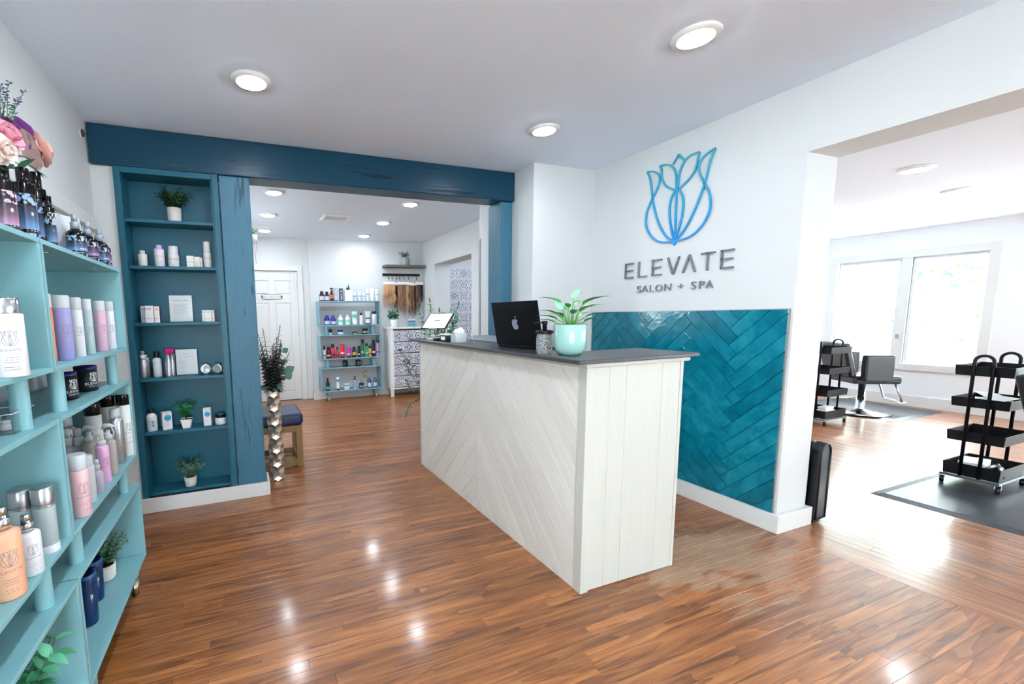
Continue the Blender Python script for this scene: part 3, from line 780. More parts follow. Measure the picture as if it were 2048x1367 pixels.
g = NT('emblem_gradient'); tc = g.n('ShaderNodeTexCoord'); zz = g.sep(tc.outputs['Object'])[2]
mr = g.n('ShaderNodeMapRange'); g.put(mr.inputs[0], zz); mr.inputs[1].default_value = 0.34; mr.inputs[2].default_value = 0.86
g.link(g.ramp(mr.outputs[0], [(0.0, (28, 142, 208)), (0.5, (40, 156, 200)), (1.0, (66, 166, 190))]), g.b.inputs['Base Color']); g.b.inputs['Roughness'].default_value = 0.35
EMB = g.m
wf = lambda u, v, d: (-0.003 - d, -u, v)
for c in TUL2:
    mb = MB(); solid_strip(mb, smooth_line(c, 6) if len(c) > 2 else c, 0.0105, wf, 0.0, 0.012)
    part('emblem_stroke', mb, EMB, sg)
part('emblem_tip', MB().prism([(-p[0], p[1]) for p in TIP], 0, -0.0152, -0.003), EMB, sg)
LET = mat((112, 120, 130), 0.4)
LZ0, LZ1 = 1.532 - 1.42, 1.6475 - 1.42
def letter(ch, u0, u1):
    uc = (u0 + u1) / 2; zm = (LZ0 + LZ1) / 2; w = 0.0105; hw_ = w / 2
    S = {'E': [[(u0 + hw_, LZ0), (u0 + hw_, LZ1)], [(u0, LZ1 - hw_), (u1, LZ1 - hw_)], [(u0, zm), (u1 - 0.006, zm)], [(u0, LZ0 + hw_), (u1, LZ0 + hw_)]],
         'L': [[(u0 + hw_, LZ0), (u0 + hw_, LZ1)], [(u0, LZ0 + hw_), (u1, LZ0 + hw_)]],
         'V': [[(u0 + hw_, LZ1), (uc, LZ0)], [(u1 - hw_, LZ1), (uc, LZ0)]],
         'A': [[(u0 + hw_, LZ0), (uc, LZ1)], [(u1 - hw_, LZ0), (uc, LZ1)]],
         'T': [[(uc, LZ0), (uc, LZ1)], [(u0, LZ1 - hw_), (u1, LZ1 - hw_)]]}[ch]
    mb = MB()
    for s_ in S: solid_strip(mb, s_, w, wf, 0.0, 0.012)
    part('letter', mb, LET, sg)
zl = lambda x, y=1000: zpx((x, y))[0]
for ch, a, b in (('E', 326, 385), ('L', 420, 482), ('E', 520, 588), ('V', 626, 718), ('A', 738, 838), ('T', 870, 970), ('E', 1016, 1110)):
    letter(ch, zl(a, 1070 - (a - 326) * 0.19), zl(b, 1070 - (b - 326) * 0.19))
def sub_letter(ch, u0, u1):
    vs, fs = text_mesh(ch, -0.014); h = 0.0485
    xw = max(v[0] for v in vs) - min(v[0] for v in vs)
    kx = (u1 - u0) / xw; uc = (u0 + u1) / 2; mb = MB()
    f0 = lambda x, y, d: (-0.003 - d, -(uc + x * kx), y * h * (0.62 if ch == '+' else 1) + (0.010 if ch == '+' else 0))
    n = len(vs)
    mb.add([f0(x, y, 0.009) for x, y in vs], fs)
    ed = {}
    for f in fs:
        for i in range(len(f)):
            e = (f[i], f[(i + 1) % len(f)]); ed[e] = 1
    bd = [e for e in ed if (e[1], e[0]) not in ed]
    mb.add([f0(x, y, 0.0) for x, y in vs] + [f0(x, y, 0.009) for x, y in vs], [(a, b, b + n, a + n) for a, b in bd])
    part('letter', mb, LET, sg)
for ch, a, b in (('S', 410, 440), ('A', 446, 490), ('L', 503, 532), ('O', 543, 592), ('N', 608, 655), ('+', 706, 746), ('S', 800, 835), ('P', 857, 897), ('A', 905, 958)):
    sub_letter(ch, zl(a, 1170 - (a - 410) * 0.06), zl(b, 1170 - (b - 410) * 0.06))
# tulip artwork for prints, centred, height 1
us = [p[0] for c in TUL2 for p in c]; vs_ = [p[1] for c in TUL2 for p in c]
_k = 1 / (max(vs_) - min(vs_)); _cu = (max(us) + min(us)) / 2; _v0 = min(vs_)
TART = [[((p[0] - _cu) * _k, (p[1] - _v0) * _k) for p in (smooth_line(c, 3) if len(c) > 2 else c)] for c in TUL2]

# ------------------------------------------------------------------ bench
t = thing('bench', 'low bench with a navy leather cushion on a wooden frame', 'bench', (-0.36, 3.70, 0))
OAKF = painted_wood('bench_oak', (132, 104, 66), (40, 40, 5), 0.15, 0.45, 0.2, False)
for x in (0.0, 0.72):
    for y in (0.0, 0.36): part('leg', B(x, y, 0, x + 0.052, y + 0.052, 0.36), OAKF, t, 0.002)
for y in (0.006, 0.366):
    part('top_rail', B(0.052, y, 0.305, 0.72, y + 0.04, 0.36), OAKF, t, 0.002); part('bottom_rail', B(0.052, y, 0.012, 0.72, y + 0.04, 0.065), OAKF, t, 0.002)
for x in (0.006, 0.726):
    part('top_rail', B(x, 0.052, 0.305, x + 0.04, 0.36, 0.36), OAKF, t, 0.002); part('bottom_rail', B(x, 0.052, 0.012, x + 0.04, 0.36, 0.065), OAKF, t, 0.002)
part('cushion', B(-0.012, -0.014, 0.361, 0.784, 0.43, 0.468), mat((30, 44, 78), 0.42, bump=0.12, bscale=90), t, 0.035, seg=4)

# ------------------------------------------------------------------ dresser with patterned drawers
t = thing('patterned_dresser', 'white dresser with blue patterned drawer fronts in the far corner', 'dresser', (2.105, 6.335, 0))
dww = 0.66
part('body', B(0, 0.012, 0.12, 0.05, 0.31, 1.07).box(dww - 0.05, 0.012, 0.12, dww, 0.31, 1.07).box(0.05, 0.29, 0.12, dww - 0.05, 0.31, 1.07).box(0.05, 0.012, 0.12, dww - 0.05, 0.29, 0.145), WHITE, t, 0.002)
part('top', B(-0.008, 0, 1.07, dww + 0.008, 0.318, 1.098), WHITE, t, 0.003)
for x in (0, dww - 0.05):
    for y in (0.012, 0.26): part('leg', B(x, y, 0.0, x + 0.05, y + 0.05, 0.12), WHITE, t, 0.002)
for i in range(5):
    zc0 = 0.24 + i * 0.18
    dr = part('drawer', B(0.0, -0.012, -0.0825, dww - 0.104, 0.27, 0.0825), PATTERN, t, 0.002, loc=(0.052, 0.012, zc0))
    for x in (0.12, dww - 0.224): part('knob', MB().lathe([(0.006, 0), (0.006, 0.01), (0.014, 0.016), (0.012, 0.024), (0, 0.026)], 12, caps=False), WHITE, dr, loc=(x, -0.012, 0), rot=(math.pi / 2, 0, 0))

# ------------------------------------------------------------------ floating shelf and hair rack
t = thing('floating_shelf', 'grey wooden floating shelf above the hanging hair', 'shelf', (2.10, 6.671, 2.035))
part('board', B(0, -0.19, 0, 0.68, 0, 0.035), painted_wood('grey_shelf_wood', (112, 104, 98), (4, 40, 40), 0.2, 0.5, 0.15, False), t, 0.003)
part('bracket', B(0.1, -0.02, -0.0005, 0.58, 0, 0.0), mat((90, 86, 82), 0.5), t)
t = thing('hair_rack', 'black wall rail with small hooks under the floating shelf', 'rack', (2.10, 6.671, 1.93))
part('rail', B(0, -0.03, -0.02, 0.64, 0, 0.02), mat((26, 24, 26), 0.45), t, 0.008, seg=3)
HX = [0.09, 0.15, 0.225, 0.275, 0.35, 0.43, 0.57]
for x in HX: part('hook', MB().tube([(x, -0.03, 0.018), (x, -0.04, 0.0), (x, -0.04, -0.05), (x, -0.05, -0.075), (x, -0.065, -0.07), (x, -0.068, -0.055)], 0.004, 6), mat((30, 30, 34), 0.4, 0.5), t)
def hair(i, x, w, y, z0, L, cols, wave, label):
    t = thing('hair_weft', label, 'hair extension', (x, y, z0), 0, 'hair extensions on the rack')
    part('clip', B(-w / 2 - 0.006, -0.012, -0.03, w / 2 + 0.006, 0.012, 0.012), WHITE, t, 0.003)
    part('hanger_hook', MB().tube([(0, 0, 0.012), (0, 0, 0.05), (0.006, 0, 0.066), (0.012, 0, 0.058)], 0.0025, 6), CHROME, t)
    r = random.Random(i * 13 + 1); bunch = [MB() for _ in cols]
    n = max(12, int(w / 0.0045))
    for k in range(n):
        u = (k + 0.5) / n - 0.5; ph = r.uniform(-0.5, 0.5) + u * 3; le = L * r.uniform(0.82, 1.02); mb = bunch[r.randrange(len(cols))]
        path = []
        for s_ in range(15):
            q = s_ / 14
            am = wave * (0.15 + q)
            path.append((u * w * (1 + 0.25 * q * math.sin(q * 2.2)) + am * math.sin(q * 11 + ph), r.uniform(-0.006, 0.006) + am * 0.8 * math.cos(q * 11 + ph * 1.3) - 0.004, -0.03 - le * q))
        mb.tube(path, [0.0046 * (1 - 0.75 * (s_ / 14) ** 2) for s_ in range(15)], 4)
    for mb, c in zip(bunch, cols):
        if mb.v:
            o = part('hair', mb, mat(c, 0.38, var=0.1, bscale=200), t); o['kind'] = 'stuff'
HB = [((214, 176, 132), (190, 146, 104)), ((46, 32, 26), (60, 42, 32)), ((162, 118, 84), (186, 140, 104), (140, 98, 70)), ((198, 172, 132), (150, 118, 86), (120, 88, 62)),
      ((132, 92, 64), (102, 70, 50), (160, 116, 82)), ((70, 46, 34), (110, 74, 52)), ((120, 88, 70), (92, 64, 50)), ((24, 22, 26), (34, 30, 34))]
hair(0, 2.185, 0.185, 6.575, 1.80, 0.38, HB[0], 0.012, 'wavy honey blonde hair weft hanging leftmost on the rack')
hair(1, 2.30, 0.06, 6.60, 1.79, 0.40, HB[1], 0.004, 'very dark brown hair weft beside the honey blonde one')
hair(2, 2.37, 0.085, 6.57, 1.80, 0.47, HB[2], 0.008, 'reddish light brown hair weft second in the rack row')
hair(3, 2.465, 0.10, 6.575, 1.80, 0.50, HB[3], 0.010, 'ash blonde streaked wavy hair weft in the rack middle')
hair(4, 2.555, 0.09, 6.58, 1.79, 0.52, HB[4], 0.006, 'warm medium brown hair weft right of the ash blonde one')
hair(5, 2.625, 0.05, 6.61, 1.79, 0.53, HB[5], 0.004, 'dark chestnut hair weft, longest of the rack')
hair(6, 2.675, 0.06, 6.57, 1.80, 0.50, HB[6], 0.008, 'cool brown hair weft near the room corner')
hair(7, 2.735, 0.055, 6.58, 1.80, 0.30, HB[7], 0.002, 'short black hair weft in the room corner')

# ------------------------------------------------------------------ gold vase with eucalyptus
t = thing('floor_vase', 'tall champagne gold vase of hammered hexagon facets by the blue post', 'vase', (0.178, 3.475, 0))
GOLD = mat((204, 196, 182), 0.4, 1.0, bump=0.05, bscale=80)
NC, VH = 6, 0.735
def vr(z): return 0.062 - 0.009 * (z / VH)
mb = MB(); th = 2 * math.pi / NC; wx = 0.061 * th; rh = 1.5 * wx / math.sqrt(3)
def vp(a, z, k=1.0): r = vr(max(0, min(VH, z))) * k; return (r * math.cos(a), r * math.sin(a), max(0, min(VH, z)))
r_ = 0
z = -rh * 0.33
row = 0
while z < VH + rh * 0.4:
    for c in range(NC):
        a = (c + 0.5 * (row % 2)) * th; h1 = rh / 3; h2 = rh * 2 / 3
        ring = [(a, z + h2 * 1.0), (a + th / 2, z + h1), (a + th / 2, z - h1), (a, z - h2), (a - th / 2, z - h1), (a - th / 2, z + h1)]
        pts = [vp(*q) for q in ring]; cen = vp(a, z, 0.76)
        mb.add(pts + [cen], [(i, 6, (i + 1) % 6) for i in range(6)])
    z += rh; row += 1
part('facets', mb, GOLD, t)
part('liner', MB().lathe([(0.04, 0.002), (0.043, 0.01), (0.040, VH - 0.05), (0.036, VH - 0.05), (0.036, 0.02)], 20, caps=False), mat((90, 80, 66), 0.5, 1.0), t)
part('base', MB().lathe([(0.05, 0.0), (0.05, 0.004)], 20), GOLD, t)

# ------------------------------------------------------------------ salon furniture
LEATHER = mat((24, 25, 30), 0.33, bump=0.06, bscale=120, name='black_leather')
RUB = mat((46, 49, 56), 0.38, bump=0.06, bscale=60, name='rubber_mat')
def floor_mat(x0, y0, x1, y1, label):
    t = thing('salon_mat', label, 'mat', (x0, y0, 0), 0, 'anti fatigue mats')
    part('pad', B(0.05, 0.05, 0, x1 - x0 - 0.05, y1 - y0 - 0.05, 0.014), RUB, t, 0.002)
    mb = MB(); W_, D_ = x1 - x0, y1 - y0
    o_ = [(0, 0), (W_, 0), (W_, D_), (0, D_)]; i_ = [(0.05, 0.05), (W_ - 0.05, 0.05), (W_ - 0.05, D_ - 0.05), (0.05, D_ - 0.05)]
    mb.add([(*p, 0.001) for p in o_] + [(*p, 0.014) for p in i_] + [(*p, 0.0) for p in i_], [(k, (k + 1) % 4, 4 + (k + 1) % 4, 4 + k) for k in range(4)])
    part('bevelled_edge', mb, mat((58, 62, 72), 0.4), t)
floor_mat(3.985, 0.20, 5.35, 1.535, 'grey rubber floor mat under the nearer black trolley')
floor_mat(6.78, 2.46, 7.84, 3.50, 'pale lit rubber floor mat under the far styling chair')

TRAYM = mat((13, 14, 19), 0.5, name='matt_black_steel', spec=0.3)
def trolley(x, y, label, z=0.0):
    """four tray utility trolley, long side along x; origin at the near short side's centre"""
    t = thing('utility_trolley', label, 'trolley', (x, y, z), 0, 'black utility trolleys')
    L, Wd = 0.38, 0.25
    for z1, dp in ((0.855, 0.07), (0.63, 0.065), (0.39, 0.07), (0.16, 0.085)):
        mb = MB(); f = 0.004; z0 = z1 - dp
        T = [(-f, -Wd / 2 - f), (L + f, -Wd / 2 - f), (L + f, Wd / 2 + f), (-f, Wd / 2 + f)]; Bt = [(0, -Wd / 2), (L, -Wd / 2), (L, Wd / 2), (0, Wd / 2)]
        Ti = [(-f + 0.004, -Wd / 2 - f + 0.004), (L + f - 0.004, -Wd / 2 - f + 0.004), (L + f - 0.004, Wd / 2 + f - 0.004), (-f + 0.004, Wd / 2 + f - 0.004)]
        Bi = [(0.004, -Wd / 2 + 0.004), (L - 0.004, -Wd / 2 + 0.004), (L - 0.004, Wd / 2 - 0.004), (0.004, Wd / 2 - 0.004)]
        V = [(*p, z1) for p in T] + [(*p, z0) for p in Bt] + [(*p, z1) for p in Ti] + [(*p, z0 + 0.003) for p in Bi]
        F = []
        for k in range(4):
            q = (k + 1) % 4
            F += [(4 + k, 4 + q, q, k), (k, q, 8 + q, 8 + k), (8 + k, 8 + q, 12 + q, 12 + k)]
        F += [(7, 6, 5, 4), (12, 13, 14, 15)]
        mb.add(V, F); part('tray', mb, TRAYM, t, 0.004)
    for xx in (-0.014, L + 0.014):
        p = []
        for k in range(13):
            a = math.pi * k / 12; p.append((xx, 0.042 * math.cos(a), 0.885 + 0.042 * math.sin(a)))
        p = [(xx, 0.042, 0.075)] + p + [(xx, -0.042, 0.075)]
        part('handle_frame', MB().tube(p, 0.0095, 10), TRAYM, t)
    b = part('base_frame', B(-0.02, -Wd / 2 - 0.01, 0.058, L + 0.02, -Wd / 2 + 0.008, 0.074).box(-0.02, Wd / 2 - 0.008, 0.058, L + 0.02, Wd / 2 + 0.01, 0.074)
             .box(-0.02, -Wd / 2, 0.058, -0.002, Wd / 2, 0.074).box(L + 0.002, -Wd / 2, 0.058, L + 0.02, Wd / 2, 0.074), mat((120, 126, 136), 0.3, 0.8), t, 0.003)
    for xx in (0.0, L):
        for yy in (-Wd / 2, Wd / 2):
            c = part('caster', MB().lathe([(0.0, -0.011), (0.022, -0.011), (0.025, -0.006), (0.025, 0.006), (0.022, 0.011), (0.0, 0.011)], 16, caps=False), BLACK, t, loc=(xx, yy, 0.0252), rot=(math.pi / 2, 0, 0.3))
            part('caster_fork', MB().box(-0.012, 0.006, -0.015, 0.012, 0.034, -0.012).box(-0.012, 0.006, 0.012, 0.012, 0.034, 0.015), CHROME, c)
    return t
trolley(4.68, 1.312, 'black four tray trolley standing on the nearer rubber mat', 0.0142)
trolley(5.86, 2.80, 'black four tray trolley farther off, half hidden by the white wall end')
t = thing('paper_stack', 'loose white papers in the second tray of the nearer trolley', 'papers', (4.70, 1.25, 0.5825))
for i, (a, b, rz) in enumerate(((0.04, 0.05, 0.3), (0.10, 0.03, -0.2), (0.14, 0.06, 0.7))):
    part('sheet', MB().prism([(-0.09, -0.06), (0.09, -0.06), (0.09, 0.06), (-0.09, 0.06)], 2, 0.0, 0.002), WHITE, t, loc=(a + 0.07, b + 0.01, 0.046 + i * 0.006), rot=(0.06 * i, -0.08 * i, rz))
part('folder', B(0.02, 0.0, 0.0, 0.26, 0.13, 0.044), mat((60, 62, 70), 0.5), t, 0.003)
t = thing('supply_box', 'white carton with an orange stripe in the bottom trolley tray', 'box', (4.74, 1.33, 0.0925), 0.15)
part('carton', B(0, -0.06, 0, 0.20, 0.06, 0.085), WHITE, t, 0.002); part('stripe', B(-0.0008, -0.05, 0.05, 0.0, 0.03, 0.06), mat((222, 90, 60), 0.5), t); part('flap', B(0.0, -0.06, 0.085, 0.2, 0.0, 0.088), WHITE, t)
t = thing('hair_dryer', 'black hair dryer lying in the bottom trolley tray', 'hair dryer', (4.80, 1.235, 0.0925))
part('barrel', MB().lathe([(0.022, -0.09), (0.034, -0.07), (0.036, 0.03), (0.026, 0.06), (0.02, 0.10)], 16), BLACK, t, loc=(0.0, 0, 0.05), rot=(0, math.pi / 2, 0.2))
part('grip', MB().tube([(-0.03, 0, 0.045), (-0.045, -0.03, 0.03), (-0.06, -0.045, 0.022)], [0.016, 0.015, 0.013], 10), BLACK, t)
part('nozzle', MB().lathe([(0.02, 0.10), (0.026, 0.13)], 14, sy=0.4), mat((50, 50, 56), 0.4), t, loc=(0.0, 0, 0.05), rot=(0, math.pi / 2, 0.2))
t = thing('towel', 'folded white towel lying on the far trolley bottom tray', 'towel', (6.0, 2.78, 0.079))
part('fold', B(0, -0.05, 0, 0.18, 0.05, 0.07), mat((236, 236, 236), 0.9, bump=0.4, bscale=150), t, 0.02, seg=3); part('fold', B(0.01, -0.04, 0.07, 0.17, 0.045, 0.10), mat((236, 236, 236), 0.9, bump=0.4, bscale=150), t, 0.013, seg=3)

def styling_chair(x, y, rz, label):
    t = thing('styling_chair', label, 'chair', (x, y, 0.014), rz, 'black salon styling chairs')   # faces local -y
    part('base', MB().lathe([(0.0, 0), (0.27, 0), (0.275, 0.008), (0.25, 0.02), (0.06, 0.035), (0.045, 0.06), (0.04, 0.2), (0.032, 0.2), (0.032, 0.37), (0, 0.37)], 32, caps=False), CHROME, t)
    part('pump_lever', MB().tube([(0.04, 0.03, 0.17), (0.14, 0.12, 0.15), (0.22, 0.18, 0.12), (0.26, 0.21, 0.12)], 0.009, 8), CHROME, t)
    part('seat', B(-0.20, -0.25, 0.37, 0.20, 0.22, 0.47), LEATHER, t, 0.03, seg=4)
    part('backrest', B(-0.215, 0.0, 0.0, 0.215, 0.075, 0.41), LEATHER, t, 0.025, seg=4, loc=(0, 0.20, 0.46), rot=(-0.24, 0, 0))
    for s_ in (-1, 1):
        part('armrest', B(-0.04, -0.10, 0.0, 0.04, 0.18, 0.31), LEATHER, t, 0.022, seg=4, loc=(s_ * 0.245, 0, 0.41))
    fp = part('footrest', MB().tube([(-0.12, -0.24, 0.38), (-0.12, -0.32, 0.16), (0.12, -0.32, 0.16), (0.12, -0.24, 0.38)], 0.012, 8), CHROME, t)
    part('foot_plate', B(-0.12, -0.37, 0.145, 0.12, -0.29, 0.158), CHROME, fp)
styling_chair(6.95, 2.85, 1.0, 'black leather styling chair with chrome base in front of the window')
styling_chair(4.63, 0.77, 0.10, 'black leather styling chair cut by the right edge beside the nearer trolley')

t = thing('padded_bench', 'narrow black padded leather bench end showing past the white wall end', 'bench', (3.10, 1.418, 0))
W_ = 0.108
endp = [(0.0, 0.02), (W_, 0.02), (W_, 0.445)] + [(W_ - 0.054 + 0.054 * math.cos(q), 0.445 + 0.054 * math.sin(q)) for q in [math.pi * k / 12 for k in range(1, 12)]] + [(0.0, 0.445)]
for y0 in (0.0, 0.60):
    a = part('end_panel', MB().prism(endp, 1, y0, y0 + 0.05), LEATHER, t, 0.012, seg=3)
    mb = MB(); mb.tube([(p[0] * 0.86 + W_ * 0.07, y0 - 0.001 if y0 == 0 else y0 + 0.051, (p[1] - 0.26) * 0.95 + 0.26) for p in endp + endp[:1]], 0.005, 8); part('piping', mb, LEATHER, a)
part('pad', MB().prism([(p[0] * 0.96 + 0.002, p[1] * 0.985) for p in endp], 1, 0.051, 0.599), LEATHER, t, 0.01, seg=2)
for yy in (0.03, 0.62): part('foot', B(0.02, yy - 0.015, 0, 0.09, yy + 0.015, 0.022), BLACK, t, 0.003)

# ------------------------------------------------------------------ bottles, jars, tubes, boxes
PI = math.pi
def seen_top(xl, xr, yt, base, ax, val):
    p = pt((xl + xr) / 2, yt, ax, val); h = p.z - base; p = Vector((p.x, p.y, base))
    n = Vector((p.x - EYE.x, p.y - EYE.y, 0)).normalized()
    def hit(px, py):
        d = ray(px, py); return EYE + d * ((p - EYE).dot(n) / d.dot(n))
    a, b = hit(xl, yt), hit(xr, yt)
    return p, h, Vector((a.x - b.x, a.y - b.y, 0)).length
def wrap(R_, face, z0, k=1.004):
    return lambda u, v: (R_ * k * math.cos(face + u / R_), R_ * k * math.sin(face + u / R_), z0 + v)
def print_lines(mb, f3, lines):
    for u0, u1, v, t in lines:
        n = max(1, int(abs(u1 - u0) / 0.008)); vs = []; fs = []
        for i in range(n + 1):
            u = u0 + (u1 - u0) * i / n; vs += [f3(u, v), f3(u, v + t)]
        for i in range(n): fs.append((2 * i, 2 * i + 2, 2 * i + 3, 2 * i + 1))
        mb.add(vs, fs)
def brand_print(par, R_, face, h, mt, size=None, off=0.0, text=True):
    """tulip outline, shop name and a few lines of small type around the bottle's front"""
    s = size or min(R_ * 1.25, h * 0.24); mb = MB(); f3 = wrap(R_, face, h * 0.50)
    for c in TART:
        vs, fs = ribbon([(p[0] * s, p[1] * s) for p in c], s * 0.03); mb.add([f3(p[0] + off, p[1]) for p in vs], fs)
    if text:
        vs, fs = text_mesh('ELEVATE'); th = s * 0.17
        mb.add([f3(x * th * 1.25 + off, y * th - s * 0.36) for x, y in vs], fs)
    r = random.Random(int(h * 9999))
    print_lines(mb, f3, [(off - s * r.uniform(0.25, 0.5), off + s * r.uniform(0.25, 0.5), -s * 0.62 - i * s * 0.16, s * 0.035) for i in range(1, 7) if i != 4 and -s * 0.62 - i * s * 0.16 > -h * 0.44])
    return part('label_print', mb, mt, par)
INK = mat((138, 134, 148), 0.6, name='print_ink'); INKL = mat((226, 228, 232), 0.5, name='white_print'); INKD = mat((38, 40, 46), 0.6, name='dark_print')
FROST = mat((226, 232, 236), 0.4, 0.0, 0.35, name='frosted_plastic')
CLEARP = mat((232, 238, 242), 0.08, 0.0, 0.55, name='clear_plastic', ior=1.3)

def bottle(name, label, cat, p, h, d, kind='flat', body=WHITE, cap=WHITE, cap_h=0.2, cap_r=0.95, neck=0.5, sh=0.12, group=None, face=-PI / 2, ink=None, liquid=None, collar=None, band=None, rz=0.0, sq=1.0, seg=22, accent=None):
    t = thing(name, label, cat, p, 0, group)
    r = d / 2
    def L(mb_name, prof, mt, par=None, n=seg, **kw): return part(mb_name, MB().lathe(prof, n, caps=True, **kw), mt, par or t)
    hb = h * (1 - cap_h)
    if kind == 'flat':          # straight cylinder, wide cap
        L('body', [(r * 0.94, 0), (r, h * 0.012), (r, hb - r * 0.1), (r * 0.97, hb)], body)
        L('cap', [(r * cap_r * 0.99, hb + 0.0004), (r * cap_r, hb + 0.002), (r * cap_r, h - r * 0.06), (r * cap_r * 0.94, h)], cap)
    elif kind == 'boston':      # rounded shoulder, narrow neck
        rn = r * neck; hs = hb - h * sh
        L('body', [(r * 0.93, 0), (r, h * 0.02), (r, hs), (r * 0.96, hs + h * sh * 0.3), (r * 0.8, hs + h * sh * 0.6), (rn * 0.95, hb), (rn * 0.9, hb + 0.001)], body)
        L('cap', [(rn * 1.08, hb + 0.001), (rn * 1.1, hb + 0.003), (rn * 1.05, h - 0.002), (rn * 0.95, h)], cap)
    elif kind == 'spray':       # fine mist pump
        rn = r * neck; hs = hb - h * sh
        L('body', [(r * 0.93, 0), (r, h * 0.02), (r, hs), (r * 0.94, hs + h * sh * 0.45), (rn, hb)], body)
        c = L('collar', [(rn * 1.06, hb + 0.0003), (rn * 1.08, hb + h * cap_h * 0.45), (rn * 0.9, hb + h * cap_h * 0.5)], collar or cap)
        L('nozzle', [(rn * 0.72, hb + h * cap_h * 0.5), (rn * 0.74, h - 0.004), (rn * 0.62, h)], cap)
    elif kind == 'pump':
        rn = r * neck; hs = hb - h * sh
        L('body', [(r * 0.93, 0), (r, h * 0.02), (r, hs), (r * 0.94, hs + h * sh * 0.45), (rn, hb)], body)
        c = L('collar', [(rn * 1.1, hb + 0.0003), (rn * 1.12, hb + h * cap_h * 0.35), (rn * 0.5, hb + h * cap_h * 0.38)], collar or cap)
        L('stem', [(rn * 0.32, hb + h * cap_h * 0.38), (rn * 0.32, h - h * cap_h * 0.22)], cap, c)
        hd = MB().lathe([(rn * 0.7, h - h * cap_h * 0.24), (rn * 0.75, h - h * cap_h * 0.1), (rn * 0.6, h)], 14)
        hd.tube([(0, 0, h - h * cap_h * 0.12), (math.cos(face + 0.9) * r * 0.9, math.sin(face + 0.9) * r * 0.9, h - h * cap_h * 0.12), (math.cos(face + 0.9) * r * 1.25, math.sin(face + 0.9) * r * 1.25, h - h * cap_h * 0.22)], [rn * 0.3, rn * 0.22, rn * 0.18], 8)
        part('pump_head', hd, cap, c)
    elif kind == 'trigger':
        rn = r * neck; hs = hb - h * sh
        L('body', [(r * 0.93, 0), (r, h * 0.02), (r, hs), (r * 0.94, hs + h * sh * 0.45), (rn, hb)], body)
        hh = h * cap_h
        c = L('collar', [(rn * 1.1, hb + 0.0003), (rn * 1.1, hb + hh * 0.25), (rn * 0.6, hb + hh * 0.35), (rn * 0.6, hb + hh * 0.6)], collar or cap)
        a = face + 0.7; dx, dy = math.cos(a), math.sin(a)
        hd = MB().tube([(-dx * r * 0.75, -dy * r * 0.75, hb + hh * 0.70), (-dx * r * 0.3, -dy * r * 0.3, hb + hh * 0.92), (dx * r * 0.3, dy * r * 0.3, hb + hh * 0.9), (dx * r * 0.95, dy * r * 0.95, hb + hh * 0.8)], [rn * 0.45, rn * 0.72, rn * 0.62, rn * 0.36], 10)
        part('trigger_head', hd, cap, c)
        part('trigger', MB().tube([(dx * r * 0.5, dy * r * 0.5, hb + hh * 0.75), (dx * r * 0.8, dy * r * 0.8, hb + hh * 0.45), (dx * r * 0.62, dy * r * 0.62, hb + hh * 0.1)], [rn * 0.24, rn * 0.2, rn * 0.16], 8), cap, c)
    elif kind == 'aero':        # aerosol can
        hs = hb - r * 0.55
        L('body', [(r * 0.94, 0), (r, h * 0.012), (r, hs), (r * 0.93, hs + r * 0.22), (r * 0.74, hs + r * 0.45), (r * 0.66, hb)], body)
        L('cap', [(r * cap_r * 0.98, hb - (0 if cap_r < 0.8 else r * 0.2) + 0.0004), (r * cap_r, hb + 0.003), (r * cap_r, h - r * 0.12), (r * cap_r * 0.9, h)], cap)
    elif kind == 'can':         # can with full width cap
        L('body', [(r * 0.97, 0), (r, 0.003), (r, hb)], body)
        L('cap', [(r * 0.985, hb + 0.0004), (r * 0.985, h - 0.004), (r * 0.95, h)], cap)
    elif kind == 'jar':
        L('body', [(r * 0.93, 0), (r, h * 0.06), (r, hb - 0.001), (r * 0.9, hb)], body)
        L('lid', [(r * 1.01, hb + 0.0003), (r * 1.01, h - 0.002), (r * 0.97, h)], cap)
    elif kind == 'tube':        # squeeze tube standing on its cap
        hc = h * cap_h; n = seg; mb = MB(); vs = []; fs = []
        for j in range(7):
            q = j / 6; z = hc + 0.0004 + (h - hc) * q; a_, b_ = r * (0.86 + 0.14 * q), r * (0.86 * (1 - q) + 0.03)
            for i in range(n):
                w = 2 * PI * i / n; vs.append((a_ * math.cos(w), b_ * math.sin(w), z))
        for j in range(6):
            for i in range(n): fs.append((j * n + i, j * n + (i + 1) % n, (j + 1) * n + (i + 1) % n, (j + 1) * n + i))
        fs.append(tuple(6 * n + i for i in range(n))); mb.add(vs, fs, True)
        o = part('body', mb, body, t); o.rotation_euler.z = face + PI / 2
        L('cap', [(r * 0.78, 0), (r * 0.8, hc)], cap)
    if band:                    # coloured label band(s): (z0 fraction, z1 fraction, material)
        for z0, z1, bm in band:
            w = MB(); f3 = wrap(r, face, 0, 1.006); print_lines(w, f3, [(-r * 1.15, r * 1.15, h * z0, h * (z1 - z0))]); part('label', w, bm, t)
    if ink: brand_print(t, r, face, hb, ink)
    return t
def carton(name, label, cat, p, w, dp, h, mt, group=None, rz=0.0, edge=None, art=None):
    """box standing with its front at local y=0 facing -y"""
    t = thing(name, label, cat, p, rz, group)
    part('carton', B(-w / 2, 0, 0, w / 2, dp, h), mt, t, 0.001)
    if edge: part('side_print', B(w / 2, 0.001, 0.001, w / 2 + 0.0006, dp - 0.001, h - 0.001).box(-w / 2 + 0.001, 0.001, h, w / 2 - 0.001, dp - 0.001, h + 0.0006), edge, t)
    return t
def face_text(t, s, h, x, z, mt, y=-0.0008, stretch=1.0):
    return flat_text(s, h, t, lambda u, v: (x + u, y, z + v), mt, 'lettering', stretch)
